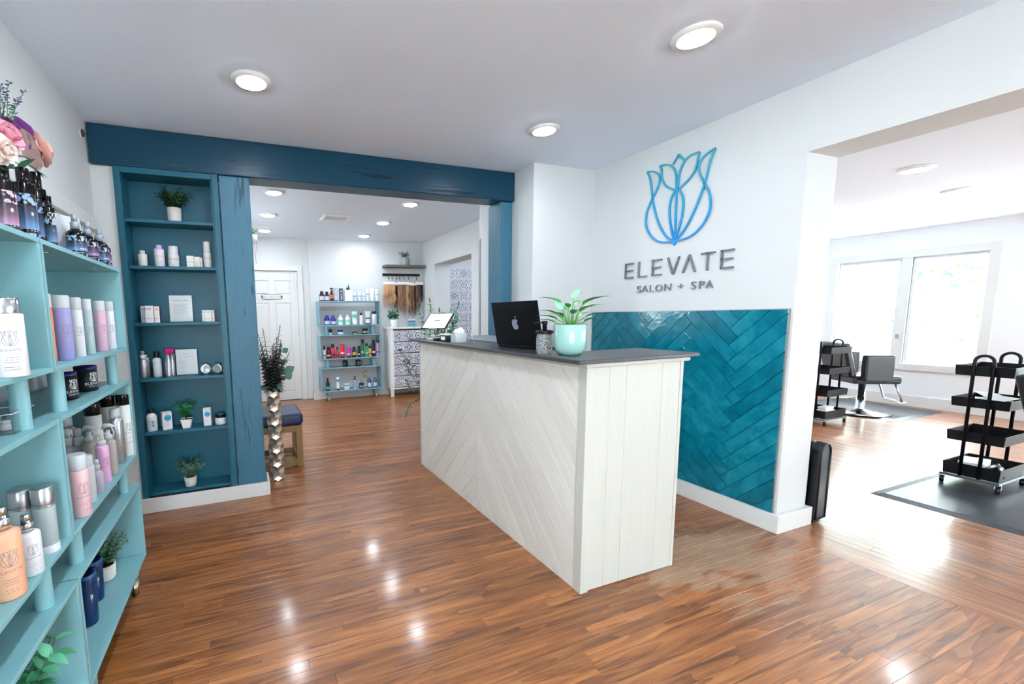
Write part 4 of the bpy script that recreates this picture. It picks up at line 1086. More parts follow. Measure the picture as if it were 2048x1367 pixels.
def face_lines(t, lines, mt, y=-0.0008, name='small_print'):
    mb = MB(); print_lines(mb, lambda u, v: (u, y, v), lines); return part(name, mb, mt, t)
def disc(t, x, z, r, mt, y=-0.0006, name='sticker', n=24):
    return part(name, MB().add([(x + r * math.cos(2 * PI * i / n), y, z + r * math.sin(2 * PI * i / n)) for i in range(n)], [tuple(range(n))]), mt, t)
def C(r, g, b, rough=0.4, **k): return mat((r, g, b), rough, **k)

# ---- bookcase ----------------------------------------------------------
def nz(xl, xr, yb, yt, shelf, dep=3.30): return seen(xl, xr, yb, yt, NZ[shelf], 1, dep)
z4 = lambda x, y: (170 + x / 3.254, 220 + y / 3.254)
z5 = lambda x, y: (220 + x / 2.909, 560 + y / 2.909)
def q4(xl, xr, yb, yt): a, b = z4(xl, yb); c, d_ = z4(xr, yt); return a, c, b, d_
def q5(xl, xr, yb, yt): a, b = z5(xl, yb); c, d_ = z5(xr, yt); return a, c, b, d_
gN2 = 'bottles on the bookcase'
p, h, d = nz(*q4(348, 410, 1005, 915), 4); bottle('conditioner_bottle', 'shortest white bottle on the second bookcase shelf, leftmost', 'bottle', p, h, d, 'flat', C(226, 222, 214), C(206, 202, 194), 0.22, 0.6, group=gN2)
t_ = COL.objects[-1]
p, h, d = nz(*q4(455, 524, 1010, 880), 4)
t = bottle('shampoo_bottle', 'white bottle with lilac cap and OLAPLEX lettering in the bookcase', 'bottle', p, h, d, 'flat', C(222, 218, 224), C(196, 178, 220), 0.17, 0.58, group=gN2)
r = d / 2; mb = MB(); f3 = wrap(r, -PI / 2, h * 0.46)
vs, fs = text_mesh('OLAPLEX'); mb.add([f3(x * 0.0085, y * 0.0085) for x, y in vs], fs); vs, fs = text_mesh('No.4P'); mb.add([f3(x * 0.007 - 0.012, y * 0.007 - 0.014) for x, y in vs], fs)
print_lines(mb, f3, [(-r * 0.85, r * 0.6, -0.026, 0.0015), (-r * 0.85, r * 0.8, -0.033, 0.0015), (-r * 0.85, r * 0.4, -0.044, 0.0015), (-r * 0.85, r * 0.9, 0.036, 0.001)]); part('label_print', mb, INK, t)
part('shoulder', MB().lathe([(r * 0.985, h * 0.775), (r * 1.004, h * 0.78), (r * 1.004, h * 0.825)], 22, caps=False), C(196, 178, 220), t)
COPPER = C(176, 120, 88, 0.35, metal=0.7)
for (a, lb, nm) in (((545, 618, 1015, 888), 'white angled bottle with clear cover and copper stripe in the bookcase', 'serum_bottle'), ((775, 826, 1022, 858), 'tall slim white bottle with copper stripe at the shelf end', 'oil_bottle')):
    p, h, d = nz(*q4(*a), 4)
    t = bottle(nm, lb, 'bottle', p, h, d, 'flat', C(224, 222, 220), C(214, 214, 214, 0.3), 0.40, 0.9, group=gN2)
    r = d / 2; mb = MB(); f3 = wrap(r, -PI / 2, h * 0.40); vs, fs = text_mesh('OLAPLEX'); mb.add([f3(x * r * 0.26, y * r * 0.26) for x, y in vs], fs)
    print_lines(mb, f3, [(-r * 0.8, r * 0.5, -h * 0.16, 0.0012), (-r * 0.8, r * 0.7, -h * 0.2, 0.0012), (-r * 0.8, r * 0.3, -h * 0.27, 0.0012)]); part('label_print', mb, INK, t)
    mb = MB(); print_lines(mb, f3, [(-r, r, -h * 0.05, h * 0.022)]); part('stripe', mb, COPPER, t)
for i, x in enumerate((663, 703, 721)):
    p, h, d = nz(*q4(x, x + 48, 1020, 948 + i * 6), 4, 3.272 + i * 0.032)
    t = carton('serum_box', ['front white serum carton with copper line on the bookcase', 'middle white serum carton of three on the bookcase', 'rearmost white serum carton of three on the bookcase'][i], 'box', p, d * 0.95, 0.026, h, C(226, 223, 218), 'white serum cartons', 0.0, C(206, 186, 140))
    face_lines(t, [(-d * 0.42, d * 0.42, h * 0.44, 0.0022)], COPPER); face_lines(t, [(-d * 0.3, d * 0.2, h * 0.62, 0.001), (-d * 0.3, d * 0.3, h * 0.25, 0.001), (-d * 0.3, d * 0.1, h * 0.18, 0.001)], INK, name='fine_print')
# mask boxes, labelled K18
RED = C(206, 78, 58, 0.5)
for i, (xl, xr, yt, dep) in enumerate(((183, 243, 150, 3.300), (208, 257, 148, 3.266), (255, 292, 152, 3.290))):
    p, h, d = nz(*q5(xl, xr, 240, yt), 3, dep)
    t = carton('mask_box', ['white and red mask carton behind the others, left', 'foremost white and red mask carton of the taller trio', 'white mask carton showing its red side, right of the trio'][i], 'box', p, d, 0.024, h, C(232, 230, 228), 'tall mask cartons', 0, RED)
    face_text(t, 'K18', h * 0.11, -d * 0.12, h * 0.76, INKD, stretch=1.1)
    face_lines(t, [(-d * 0.38, d * 0.2, h * 0.3, 0.0012), (-d * 0.38, d * 0.35, h * 0.24, 0.0012), (-d * 0.38, d * 0.1, h * 0.18, 0.0012)], INK)
for i, (xl, xr, dep) in enumerate(((538, 560, 3.295), (556, 592, 3.264), (588, 610, 3.285))):
    p, h, d = nz(*q5(xl, xr, 241, 174), 3, dep)
    t = carton('mini_mask_box', ['leftmost of three short mask cartons by the post', 'foremost of three short mask cartons by the post', 'rightmost of three short mask cartons by the post'][i], 'box', p, max(d, 0.022), 0.024, h, C(232, 230, 228), 'short mask cartons', 0, RED)
    face_text(t, 'K18', h * 0.12, 0, h * 0.78, INKD); face_lines(t, [(-d * 0.3, d * 0.3, h * 0.3, 0.001), (-d * 0.3, d * 0.1, h * 0.22, 0.001)], INK)
# acrylic sign holders
def sign_holder(label, p, w, h, rz=0.0, lines=(), tilt=-0.06, title=None, nm='sign_holder'):
    t = thing(nm, label, 'sign', p, rz, 'acrylic sign holders')
    a = part('card', B(-w / 2, 0.002, 0.004, w / 2, 0.004, h), C(232, 234, 238, 0.5), t, rot=(tilt, 0, 0))
    part('acrylic_front', B(-w / 2 - 0.004, 0, 0.0, w / 2 + 0.004, 0.0015, h + 0.004), ACRYLIC, t, 0.0, rot=(tilt, 0, 0))
    part('acrylic_foot', B(-w / 2 - 0.004, 0.0, 0.0, w / 2 + 0.004, 0.05, 0.002), ACRYLIC, t)
    mb = MB(); print_lines(mb, lambda u, v: (u * w, 0.0016, v * h), lines); part('print', mb, C(150, 158, 172, 0.6), a)
    for sx in (-1, 1):
        for zz in (0.05, 0.95):
            part('screw', MB().lathe([(0.0022, 0), (0.0022, 0.0015)], 8), SATIN, t, loc=(sx * w * 0.42, -0.001 + tilt * -0.0, h * zz), rot=(PI / 2 + tilt, 0, 0))
    return t
TL1 = [(-0.34, -0.02, 0.80, 0.022), (0.04, 0.09, 0.80, 0.022), (0.13, 0.34, 0.80, 0.022)] + [(-0.33, 0.30 - 0.1 * (i % 3), 0.66 - i * 0.045, 0.008) for i in range(9)]
TL2 = [(-0.13, 0.10, 0.82, 0.018)] + [(-0.38, 0.38, 0.72, 0.007), (-0.12, 0.12, 0.68, 0.007)] + [(-0.38, 0.0 - 0.1 * (i % 2), 0.58 - i * 0.045, 0.007) for i in range(8)]
p, h, d = nz(*q5(352, 485, 243, 88), 3, 3.31); sign_holder('white printed card in clear acrylic stand between mask cartons', p, d, h, 0, TL1)
p, h, d = nz(*q5(390, 515, 555, 402), 2, 3.31); sign_holder('white printed card beside the silver cans in the bookcase', p, d, h, 0, TL2)
# fourth shelf
SIL = mat((186, 190, 196), 0.3, 0.85, name='silver_can')
for i, (xl, xr, yb, yt, dep, lb) in enumerate(((175, 228, 566, 410, 3.262, 'front silver spray bottle with clear cap in the bookcase corner'), (203, 238, 560, 432, 3.30, 'middle silver spray bottle behind the front one'), (214, 246, 557, 448, 3.335, 'rearmost silver spray bottle at the bookcase side'))):
    p, h, d = nz(*q5(xl, xr, yb, yt), 2, dep)
    t = bottle('spray_bottle', lb, 'bottle', p, h, d, 'spray', SIL, CLEARP, 0.30, neck=0.62, sh=0.03, group='silver spray bottles', collar=C(228, 230, 232, 0.3))
p, h, d = nz(*q5(256, 306, 562, 415), 2)
t = bottle('lotion_bottle', 'waisted white bottle with black pump cap in the bookcase', 'bottle', p, h, d * 1.05, 'boston', C(214, 222, 226), BLACK, 0.24, neck=0.62, sh=0.1, group=gN2)
r = d / 2; mb = MB(); f3 = wrap(r * 1.05, -PI / 2, h * 0.4); print_lines(mb, f3, [(-r * 0.6, r * 0.3, h * 0.2, 0.0016), (-r * 0.5, r * 0.4, h * 0.15, 0.001)]); part('label_print', mb, INKD, t)
mb = MB(); print_lines(mb, f3, [(-r * 0.4, r * 0.5, -h * 0.12, 0.006)]); part('label_mark', mb, C(80, 170, 200), t)
PINK = C(204, 22, 120, 0.3)
for i, (xl, xr, yb, yt, dep, lb) in enumerate(((325, 366, 560, 399, 3.275, 'front silver hairspray can with magenta cap in the bookcase'), (350, 386, 556, 396, 3.32, 'rear silver hairspray can with magenta cap'))):
    p, h, d = nz(*q5(xl, xr, yb, yt), 2, dep)
    t = bottle('hairspray_can', lb, 'spray can', p, h, d, 'can', SIL, PINK, 0.17, group='hairspray cans with magenta caps')
    r = d / 2; f3 = wrap(r, -PI / 2, h * 0.2); mb = MB()
    mb.add([f3(r * 0.62 * math.cos(2 * PI * k / 20), r * 0.62 * math.sin(2 * PI * k / 20)) for k in range(20)], [tuple(range(20))]); part('sticker', mb, PINK, t)
    mb = MB(); print_lines(mb, f3, [(-r * 0.7, r * 0.5, h * 0.42, 0.002)]); part('label_mark', mb, PINK, t)
for i, (xl, xr, lb) in enumerate(((526, 596, 'open silver tin lying on its side, printed face'), (592, 660, 'silver tin lying on its side with white lid facing out'))):
    p, h, d = nz(*q5(xl, xr, 551, 487), 2, 3.275)
    t = thing('styling_tin', lb + ', bookcase', 'tin', p + Vector((0, 0, h / 2)), 0.12 * (1 - 2 * i), 'silver tins lying in the bookcase')
    rr = h / 2
    part('tin', MB().lathe([(rr * 0.93, 0), (rr, 0.003), (rr, 0.03), (rr * 0.95, 0.034)], 28), SIL, t, rot=(-PI / 2, 0, 0))
    part('lid_rim', MB().lathe([(rr * 0.8, -0.0015), (rr * 1.0, -0.001), (rr * 1.0, 0.002)], 28, caps=False), CHROME, t, rot=(-PI / 2, 0, 0))
    disc(t, 0, 0, rr * 0.80, C(236, 236, 238) if i else C(120, 150, 165, 0.2, metal=0.6), -0.0, 'lid_face')
    if not i: disc(t, rr * 0.2, -rr * 0.2, rr * 0.4, C(232, 230, 230), -0.0012, 'lid_label')
# fifth shelf: skin care with SALE stickers
CYAN = C(62, 170, 214, 0.4)
p, h, d = nz(*q5(214, 281, 872, 750), 1, 3.272)
t = bottle('body_wash_bottle', 'round shouldered white bottle, black cap, blue SALE dot', 'bottle', p, h, d, 'boston', C(232, 232, 232), BLACK, 0.17, neck=0.46, sh=0.2, group=gN2)
r = d / 2
def curved_sale(t, r, zc, off, R0, face=-PI / 2):
    f3 = wrap(r, face, zc, 1.006); mb = MB(); n = 20
    mb.add([f3(off + R0 * math.cos(2 * PI * k / n), R0 * math.sin(2 * PI * k / n)) for k in range(n)] + [f3(off, 0)], [(k, (k + 1) % n, n) for k in range(n)]); part('sticker', mb, CYAN, t)
    f4 = wrap(r, face, zc, 1.012); vs, fs = text_mesh('SALE'); mb = MB(); mb.add([f4(off + x * R0 * 0.42, (y - 0.5) * R0 * 0.5) for x, y in vs], fs); part('lettering', mb, C(24, 74, 104), t)
curved_sale(t, r, h * 0.36, r * 0.35, 0.021)
mb = MB(); f3 = wrap(r, -PI / 2, h * 0.3); print_lines(mb, f3, [(-r * 0.9, -r * 0.2, h * 0.16, 0.003), (-r * 0.9, -r * 0.4, h * 0.06, 0.0015), (-r * 0.9, -r * 0.1, -h * 0.14, 0.0012), (-r * 0.9, -r * 0.3, -h * 0.18, 0.0012)]); part('label_print', mb, INK, t)
for i, (xl, xr, yb, yt, rz, lb) in enumerate(((303, 375, 866, 765, 0.35, 'white carton with blue SALE dot left of the small green plant'), (540, 597, 843, 744, -0.12, 'white carton with blue SALE dot right of the small green plant'))):
    p, h, d = nz(*q5(xl, xr, yb, yt), 1, 3.262)
    t = carton('cream_box', lb, 'box', p, d * 0.78, 0.045, h, C(234, 234, 234), 'cartons with SALE stickers', rz)
    disc(t, d * 0.03, h * 0.66, d * 0.30, CYAN); face_text(t, 'SALE', d * 0.15, d * 0.03, h * 0.66 - d * 0.075, C(24, 74, 104), -0.0012)
    face_lines(t, [(-d * 0.15, d * 0.2, h * 0.91, 0.002)], INKD); face_lines(t, [(-d * 0.3, d * 0.32, h * 0.45, 0.0016), (-d * 0.32, -d * 0.305, h * 0.1, h * 0.35)], C(222, 130, 80), name='orange_rule')
    face_lines(t, [(-d * 0.2, d * 0.1, h * 0.33, 0.0012), (-d * 0.2, d * 0.2, h * 0.27, 0.0012), (-d * 0.2, d * 0.05, h * 0.2, 0.0012)], INK)
p, h, d = nz(*q5(613, 681, 842, 776), 1, 3.285)
t = bottle('cream_jar', 'white cream jar with black lid at the right end of the shelf', 'jar', p, h, d, 'jar', C(226, 226, 226), BLACK, 0.32, group=None)
part('lid_sticker', MB().lathe([(0.0, h + 0.0005), (d * 0.3, h + 0.0005)], 20, caps=False), CYAN, t)

# ---- left shelves ------------------------------------------------------
E0 = 0.0       # facing the room (+x)
def lz(xl, xr, yb, yt, base, x=-0.585): return seen(xl, xr, yb, yt, base, 0, x)
z1 = lambda x, y: (x / 2.973, 140 + y / 2.973)
z2 = lambda x, y: (x / 3.107, 560 + y / 3.107)
z3 = lambda x, y: (x / 3.2, 940 + y / 3.2)
def q2(xl, xr, yb, yt): a, b = z2(xl, yb); c, d_ = z2(xr, yt); return a, c, b, d_
def q3(xl, xr, yb, yt): a, b = z3(xl, yb); c, d_ = z3(xr, yt); return a, c, b, d_
S1, S2, S3, G1, G2 = 1.152, 0.652, 0.159, 1.005, 0.512
FACE_L = -0.75
shamp = [((300, 362, 516, 85), -0.575, (232, 142, 86), 'orange shampoo bottle peeking out behind the shelf divider'),
         ((345, 474, 497, 95), -0.56, (160, 158, 214), 'lilac shampoo bottle with frosted cap'),
         ((458, 541, 479, 108), -0.56, (222, 224, 228), 'white shampoo bottle beside the lilac one'),
         ((528, 600, 464, 118), -0.56, (176, 198, 200), 'pale grey green shampoo bottle beside the pink one'),
         ((600, 681, 445, 128), -0.56, (222, 180, 202), 'pink shampoo bottle with frosted cap'),
         ((665, 735, 430, 133), -0.56, (228, 230, 234), 'white shampoo bottle at the far end of the top box')]
for a, x, c, lb in shamp:
    p, h, d = lz(*q2(*a), S1, x)
    p.y = min(p.y, 2.262)
    bottle('shampoo_bottle', lb, 'bottle', p, h, min(d, 0.062), 'flat', C(*c, 0.35, trans=0.1), FROST, 0.20, 0.97, group='row of pastel shampoo bottles', face=FACE_L, ink=INK)
p, h, d = lz(*q2(-120, 163, 563, 120), S1, -0.575)
bottle('conditioner_bottle', 'large white bottle with shiny silver cap at the left edge', 'bottle', p, h, 0.072, 'flat', C(232, 232, 234), CHROME, 0.20, 0.86, group=None, face=-1.0, ink=INK)
p2 = p + Vector((0.05, -0.09, 0)); bottle('conditioner_bottle', 'white bottle with silver cap, mostly beyond the left edge', 'bottle', p2, h, 0.072, 'flat', C(232, 232, 234), CHROME, 0.20, 0.86, face=-1.0, ink=INK)
# mugs
def mug(p, h, d, label, face, handle, art=INKL, rim=None, group='black mugs'):
    t = thing('mug', label, 'mug', p, 0, group); r = d / 2
    part('cup', MB().lathe([(r * 0.9, 0), (r, 0.004), (r, h), (r * 0.92, h), (r * 0.9, 0.008), (0, 0.006)], 28, caps=False).lathe([(0, 0), (r * 0.9, 0)], 28, caps=False), C(26, 27, 30, 0.5), t)
    if rim: part('rim', MB().lathe([(r * 1.004, h * 0.9), (r * 1.004, h + 0.0008), (r * 0.915, h + 0.0008), (r * 0.915, h * 0.8)], 28, caps=False), rim, t)
    a = handle; dx, dy = math.cos(a), math.sin(a)
    part('handle', MB().tube([(dx * (r + rr * 0.9 - 0.002), dy * (r + rr * 0.9 - 0.002), h * 0.5 + zz) for rr, zz in [(0.0, h * 0.3), (0.02, h * 0.31), (0.03, h * 0.2), (0.033, 0), (0.03, -h * 0.18), (0.02, -h * 0.29), (0.0, -h * 0.28)]], 0.0055, 8), C(26, 27, 30, 0.5), t)
    f3 = wrap(r, face, h * 0.40, 1.004); mb = MB(); s = h * 0.36
    for c in TART:
        vs, fs = ribbon([(q[0] * s, q[1] * s) for q in c], s * 0.05); mb.add([f3(q[0], q[1]) for q in vs], fs)
    vs, fs = text_mesh('ELEVATE'); mb.add([f3(x * h * 0.095 * 1.3, y * h * 0.095 - h * 0.14) for x, y in vs], fs)
    vs, fs = text_mesh('SALON + SPA'); mb.add([f3(x * h * 0.05, y * h * 0.05 - h * 0.23) for x, y in vs], fs)
    part('logo_print', mb, art, t)
NAVY = C(24, 40, 110, 0.25)
def on_(x, y): q = z2(x, y); return pt(q[0], q[1], 2, G1)
p, h, d = lz(*q2(355, 500, 745, 572), G1, on_(430, 738).x); mug(p, h, d * 0.96, 'black mug with navy rim next to the shelf post', -0.55, 2.4, rim=NAVY)
p, h, d = lz(*q2(460, 626, 688, 532), G1, on_(555, 680).x); mug(p, h, d * 0.9, 'black mug with navy rim, farther along the mint shelf', -0.55, 2.4, rim=NAVY)
# acrylic tray with small white jars
p, h, d = lz(*q2(-60, 80, 962, 850), G1, -0.60)
t = thing('acrylic_bin', 'clear acrylic bin at the left edge of the mint shelf', 'bin', p, 0)
part('bin_wall', B(-0.055, -0.07, 0, 0.055, 0.045, 0.003).box(-0.055, -0.07, 0.003, -0.052, 0.045, 0.05).box(0.052, -0.07, 0.003, 0.055, 0.045, 0.05).box(-0.052, 0.042, 0.003, 0.052, 0.045, 0.05).box(-0.052, -0.07, 0.003, 0.052, -0.067, 0.05), ACRYLIC, t)
part('bin_rim', B(-0.056, -0.071, 0.05, 0.056, -0.067, 0.0515).box(-0.056, 0.042, 0.05, 0.056, 0.046, 0.0515).box(-0.056, -0.067, 0.05, -0.052, 0.042, 0.0515).box(0.052, -0.067, 0.05, 0.056, 0.042, 0.0515), C(214, 222, 226, 0.1), t)
for i, (dx, dy, lb) in enumerate(((0.02, 0.025, 'small white sample jar at the front corner of the acrylic bin'), (0.02, -0.012, 'small white sample jar in the acrylic bin, second'), (-0.022, 0.02, 'small white sample jar at the back of the acrylic bin'), (-0.02, -0.02, 'small pink sample jar in the acrylic bin'))):
    bottle('sample_jar', lb, 'jar', p + Vector((dx, dy, 0.0032)), 0.026, 0.032, 'jar', C(232, 226, 236) if i < 3 else C(226, 180, 200), WHITE, 0.35, group='sample jars', seg=14)
# middle box, far unit
def on(fn, x, y, z): q = fn(x, y); return pt(q[0], q[1], 2, z)
def rise(fn, x, y, p): q = fn(x, y); n = Vector((p.x, p.y, 0)).normalized(); dd = ray(*q); return (EYE + dd * ((p - EYE).dot(n) / dd.dot(n))).z - p.z
def fitx(p, lim=(-0.745, -0.538)): return Vector((max(lim[0], min(lim[1], p.x)), p.y, p.z))
TALL = [((548, 628, 1090, 764), -0.74, 'white hairspray can with black cap, rear left of the trio'), ((622, 715, 1090, 716), -0.70, 'white hairspray can with black cap, middle of the trio'), ((738, 836, 1098, 706), -0.60, 'white hairspray can with black cap nearest the shelf end')]
pc = on(z2, 797, 1083, S2); HC = rise(z2, 770, 706, pc)
tops = [(568, 764), (662, 716)]
spots = [on(z2, x, y, S2 + HC) for x, y in tops] + [pc]
spots = [Vector((max(-0.75, q.x), q.y, S2)) for q in spots]
for (a, x, lb), q in zip(TALL, spots):
    bottle('hairspray_can', lb, 'spray can', q, HC, 0.060, 'can', C(214, 216, 212, 0.35), C(12, 12, 14, 0.15), 0.17, group='white hairspray cans with black caps', face=FACE_L, ink=INK)
pm = on(z2, 742, 1128, S2); HM = rise(z2, 695, 797, pm)
for (q, lb) in ((pm, 'silver aerosol can with clear cap nearest the shelf front'), (on(z2, 578, 802, S2 + HM), 'silver aerosol can with clear cap between the white cans'), (on(z2, 408, 845, S2 + HM), 'silver aerosol can beside the shelf divider')):
    bottle('mousse_can', lb, 'spray can', Vector((max(-0.75, q.x), q.y, S2)), HM, 0.056, 'aero', SIL, FROST, 0.17, 0.72, group='silver aerosol cans', face=FACE_L, ink=INK)
SMOKE = mat((214, 206, 198), 0.06, 0.0, 0.5, ior=1.35, name='tinted_clear'); ROSE = C(224, 172, 210, 0.3, trans=0.12)
pg = on(z2, 697, 1205, S2); HG = rise(z2, 650, 895, pg)
bottle('trigger_spray', 'clear trigger spray bottle nearer the shelf front', 'bottle', pg, HG, 0.050, 'trigger', SMOKE, FROST, 0.30, neck=0.52, sh=0.08, group='clear trigger sprays', face=FACE_L, ink=INK)
q = on(z2, 545, 903, S2 + HG); bottle('trigger_spray', 'clear trigger spray bottle behind the pink one', 'bottle', Vector((q.x, q.y, S2)), HG, 0.052, 'trigger', SMOKE, FROST, 0.30, neck=0.52, sh=0.08, group='clear trigger sprays', face=FACE_L)
q = on(z2, 655, 1253, S2); bottle('leave_in_bottle', 'slim pink bottle with white pump among the sprays', 'bottle', q, rise(z2, 605, 950, q), 0.045, 'pump', ROSE, FROST, 0.24, neck=0.6, sh=0.05, group='pink bottles', face=FACE_L, ink=INK)
q = on(z2, 617, 1315, S2); bottle('mist_bottle', 'small clear bottle with white spray top at the shelf edge', 'bottle', q, rise(z2, 585, 1117, q), 0.042, 'spray', mat((218, 210, 230), 0.06, 0.0, 0.5, ior=1.35), FROST, 0.32, neck=0.45, sh=0.14, group='clear spray bottles', face=FACE_L)
for x, y, hh_, lb in ((478, 920, 0.20, 'taller clear spray bottle behind the big pink one'), (408, 922, 0.205, 'clear spray bottle half hidden by the shelf divider')):
    q = on(z2, x, y, S2 + hh_); bottle('mist_bottle', lb, 'bottle', Vector((q.x, q.y, S2)), hh_, 0.052, 'spray', mat((224, 224, 232), 0.08, 0.0, 0.45, ior=1.35), FROST, 0.34, neck=0.66, sh=0.06, group='clear spray bottles', face=FACE_L)
q = on(z3, 522, 285, S2); bottle('shampoo_bottle', 'large blush pink bottle with frosted cap in the middle box', 'bottle', q, rise(z2, 460, 1083, q), 0.060, 'flat', C(230, 190, 196, 0.35, trans=0.1), FROST, 0.24, 0.95, group='pink bottles', face=FACE_L, ink=INK)
q = on(z3, 575, 200, S2); bottle('gel_bottle', 'frosted white bottle squeezed behind the blush pink one', 'bottle', q, rise(z2, 525, 1090, q), 0.046, 'flat', FROST, FROST, 0.2, 0.9, group='frosted bottles', face=FACE_L)
# middle box, near unit
q = on(z3, 70, 800, S2); bottle('lotion_bottle', 'peach lotion bottle with silver spray top at the left edge', 'bottle', q, rise(z3, 10, 235, q), 0.062, 'spray', C(238, 180, 144, 0.35, trans=0.1), CHROME, 0.24, neck=0.5, sh=0.06, group='bottles with silver tops', face=-0.95, ink=INK)
q = on(z3, 205, 655, S2); bottle('lotion_bottle', 'white spray bottle with silver top beside the peach lotion', 'bottle', q, rise(z3, 155, 283, q), 0.052, 'spray', C(218, 222, 228), CHROME, 0.28, neck=0.52, sh=0.06, group='bottles with silver tops', face=-0.9, ink=INK)
WATER = mat((214, 230, 232), 0.05, 0.0, 0.45, ior=1.33, name='clear_toner')
q = on(z3, 312, 512, S2); HT = rise(z3, 262, 105, q); q2_ = on(z3, 115, 122, S2 + HT)
for q, lb in ((q, 'clear toner bottle with silver cap right of the white spray'), (Vector((q2_.x, q2_.y, S2)), 'clear toner bottle with silver cap behind the white spray')):
    t = bottle('toner_bottle', lb, 'bottle', q, HT, 0.052, 'flat', WATER, SATIN, 0.26, 0.98, group='clear toner bottles', face=-0.9)
    part('foot', MB().lathe([(0.0262, 0.0), (0.0262, 0.022), (0.0255, 0.0225)], 22, caps=False), C(206, 210, 214, 0.3), t); part('neck_ring', MB().lathe([(0.0264, HT * 0.71), (0.0264, HT * 0.735)], 22, caps=False), CHROME, t)
# bottom box: blue glass tumblers
BGL = mat((30, 92, 170), 0.06, 0.0, 0.7, ior=1.4, name='blue_glass')
for q, hh_, lb in ((on(z3, 572, 975, S3), (555, 655), 'tall blue glass tumbler nearer the shelf front'), (on(z3, 612, 825, S3), (600, 568), 'tall blue glass tumbler behind the front one')):
    h = rise(z3, *hh_, q); t = thing('glass_tumbler', lb, 'tumbler', q, 0, 'blue glass tumblers')
    r = 0.036; part('glass', MB().lathe([(r * 0.8, 0), (r * 0.86, 0.006), (r, h), (r * 0.93, h), (r * 0.78, 0.012), (0, 0.010)], 24, caps=False).lathe([(0, 0), (r * 0.8, 0)], 24, caps=False), BGL, t)
    part('rim', MB().lathe([(r * 1.005, h - 0.012), (r * 1.01, h), (r * 0.92, h + 0.001)], 24, caps=False), mat((60, 120, 190), 0.08, 0, 0.4), t)
    part('facet_print', MB().lathe([(r * 0.86, 0.03), (r * 0.905, 0.032), (r * 0.87, 0.034)], 24, caps=False), BGL, t)

# ---- top of the left shelves: dark bottles with flower labels -----------
def floral(name, hue, lo):
    g = NT(name); tc = g.n('ShaderNodeTexCoord'); gen = g.sep(tc.outputs['Generated']); ob = tc.outputs['Object']
    vo = g.n('ShaderNodeTexVoronoi'); vo.inputs['Scale'].default_value = 62.0; g.put(vo.inputs['Vector'], ob)
    fl = g.ramp(vo.outputs['Distance'], [(0.0, (30, 40, 70)), (0.12, hue), (0.42, tuple(int(v * 0.7 + 70) for v in hue)), (0.55, (16, 18, 26))])
    mid = g.ramp(gen[2], [(0.2, hue), (0.5, tuple(int(v * 0.55) for v in hue)), (0.8, (20, 20, 26))])
    wob = g.math('ADD', gen[2], g.math('MULTIPLY', g.noise(ob, 55.0, 2), 0.09))
    top = g.math('GREATER_THAN', wob, 0.80); bot = g.math('LESS_THAN', wob, 0.24)
    band = g.math('MULTIPLY', g.math('GREATER_THAN', gen[2], 0.205), g.math('LESS_THAN', gen[2], 0.285))
    col = g.mix(g.math('MAXIMUM', top, bot), mid, fl); col = g.mix(band, col, (*lin((24, 22, 24)), 1))
    g.link(col, g.b.inputs['Base Color']); g.b.inputs['Roughness'].default_value = 0.25
    return g.m
FBLUE = floral('blue_flower_label', (120, 164, 220), 0); FLILAC = floral('lilac_flower_label', (168, 140, 204), 0); FPINK = floral('pink_flower_label', (206, 150, 190), 0)
GLB = C(10, 9, 11, 0.12)
ZT = 1.507
def floral_bottle(label, x, y, h, d, lab, kind='flat', cap=GLB, cap_h=0.2, neck=0.6, group='dark bottles with flower labels', name='hair_oil_bottle'):
    t = bottle(name, label, 'bottle', (x, y, ZT), h, d, kind, GLB, cap, cap_h, 0.62 if kind == 'flat' else 0.95, neck=neck, sh=0.16, group=group)
    r = d / 2; hb = h * (1 - cap_h) * (0.82 if kind == 'flat' else 0.74)
    part('flower_label', MB().lathe([(r * 1.008, h * 0.015), (r * 1.008, hb)], 24, caps=False), lab, t)
    mb = MB(); f3 = wrap(r, -0.7, h * 0.2, 1.014); print_lines(mb, f3, [(-r * 0.3, r * 0.5, -h * 0.005, 0.002), (-r * 0.3, r * 0.4, -h * 0.025, 0.002)])
    mb.add([f3(u * 0.006, v * 0.009 + h * 0.2) for u, v in ((-.5, -.5), (.5, -.5), (.5, .5), (-.5, .5))], [(0, 1, 2, 3)]); part('label_print', mb, C(196, 190, 170), t)
    return t
def ty(px, py, x): return pt(px, py, 0, x)
for (xl, xr, yt, x, lab, cap, lb) in ((-22, 26, 331, -0.60, FPINK, GLB, 'big dark bottle with pink flower label at the left edge'), (20, 66, 336, -0.585, FBLUE, GLB, 'biggest dark bottle with blue flower label on the mint shelf'),
                                 (50, 88, 345, -0.62, FBLUE, GLB, 'dark bottle with blue flower label behind the biggest one'), (66, 88, 357, -0.665, FBLUE, CLEARP, 'dark bottle with clear cap behind the blue flower bottles'), (84, 106, 392, -0.588, FBLUE, GLB, 'smaller dark bottle with one white flower next to the card')):
    p, h, d = seen_top(xl, xr, yt, ZT, 0, x)
    t = floral_bottle(lb, p.x, p.y, h, min(d, 0.075), lab, 'flat', cap)
    if xl == 84:
        r = min(d, 0.075) / 2; f3 = wrap(r, -0.75, h * 0.62, 1.016); mb = MB(); n = 12
        for k in range(6):
            a = k * PI / 3; mb.add([f3(0.011 * math.cos(a) + 0.0075 * math.cos(2 * PI * i / n), 0.011 * math.sin(a) + 0.0075 * math.sin(2 * PI * i / n)) for i in range(n)], [tuple(range(n))])
        part('flower_print', mb, C(224, 228, 236), t)
p, h, d = seen_top(104, 140, 398, ZT, 0, -0.60)
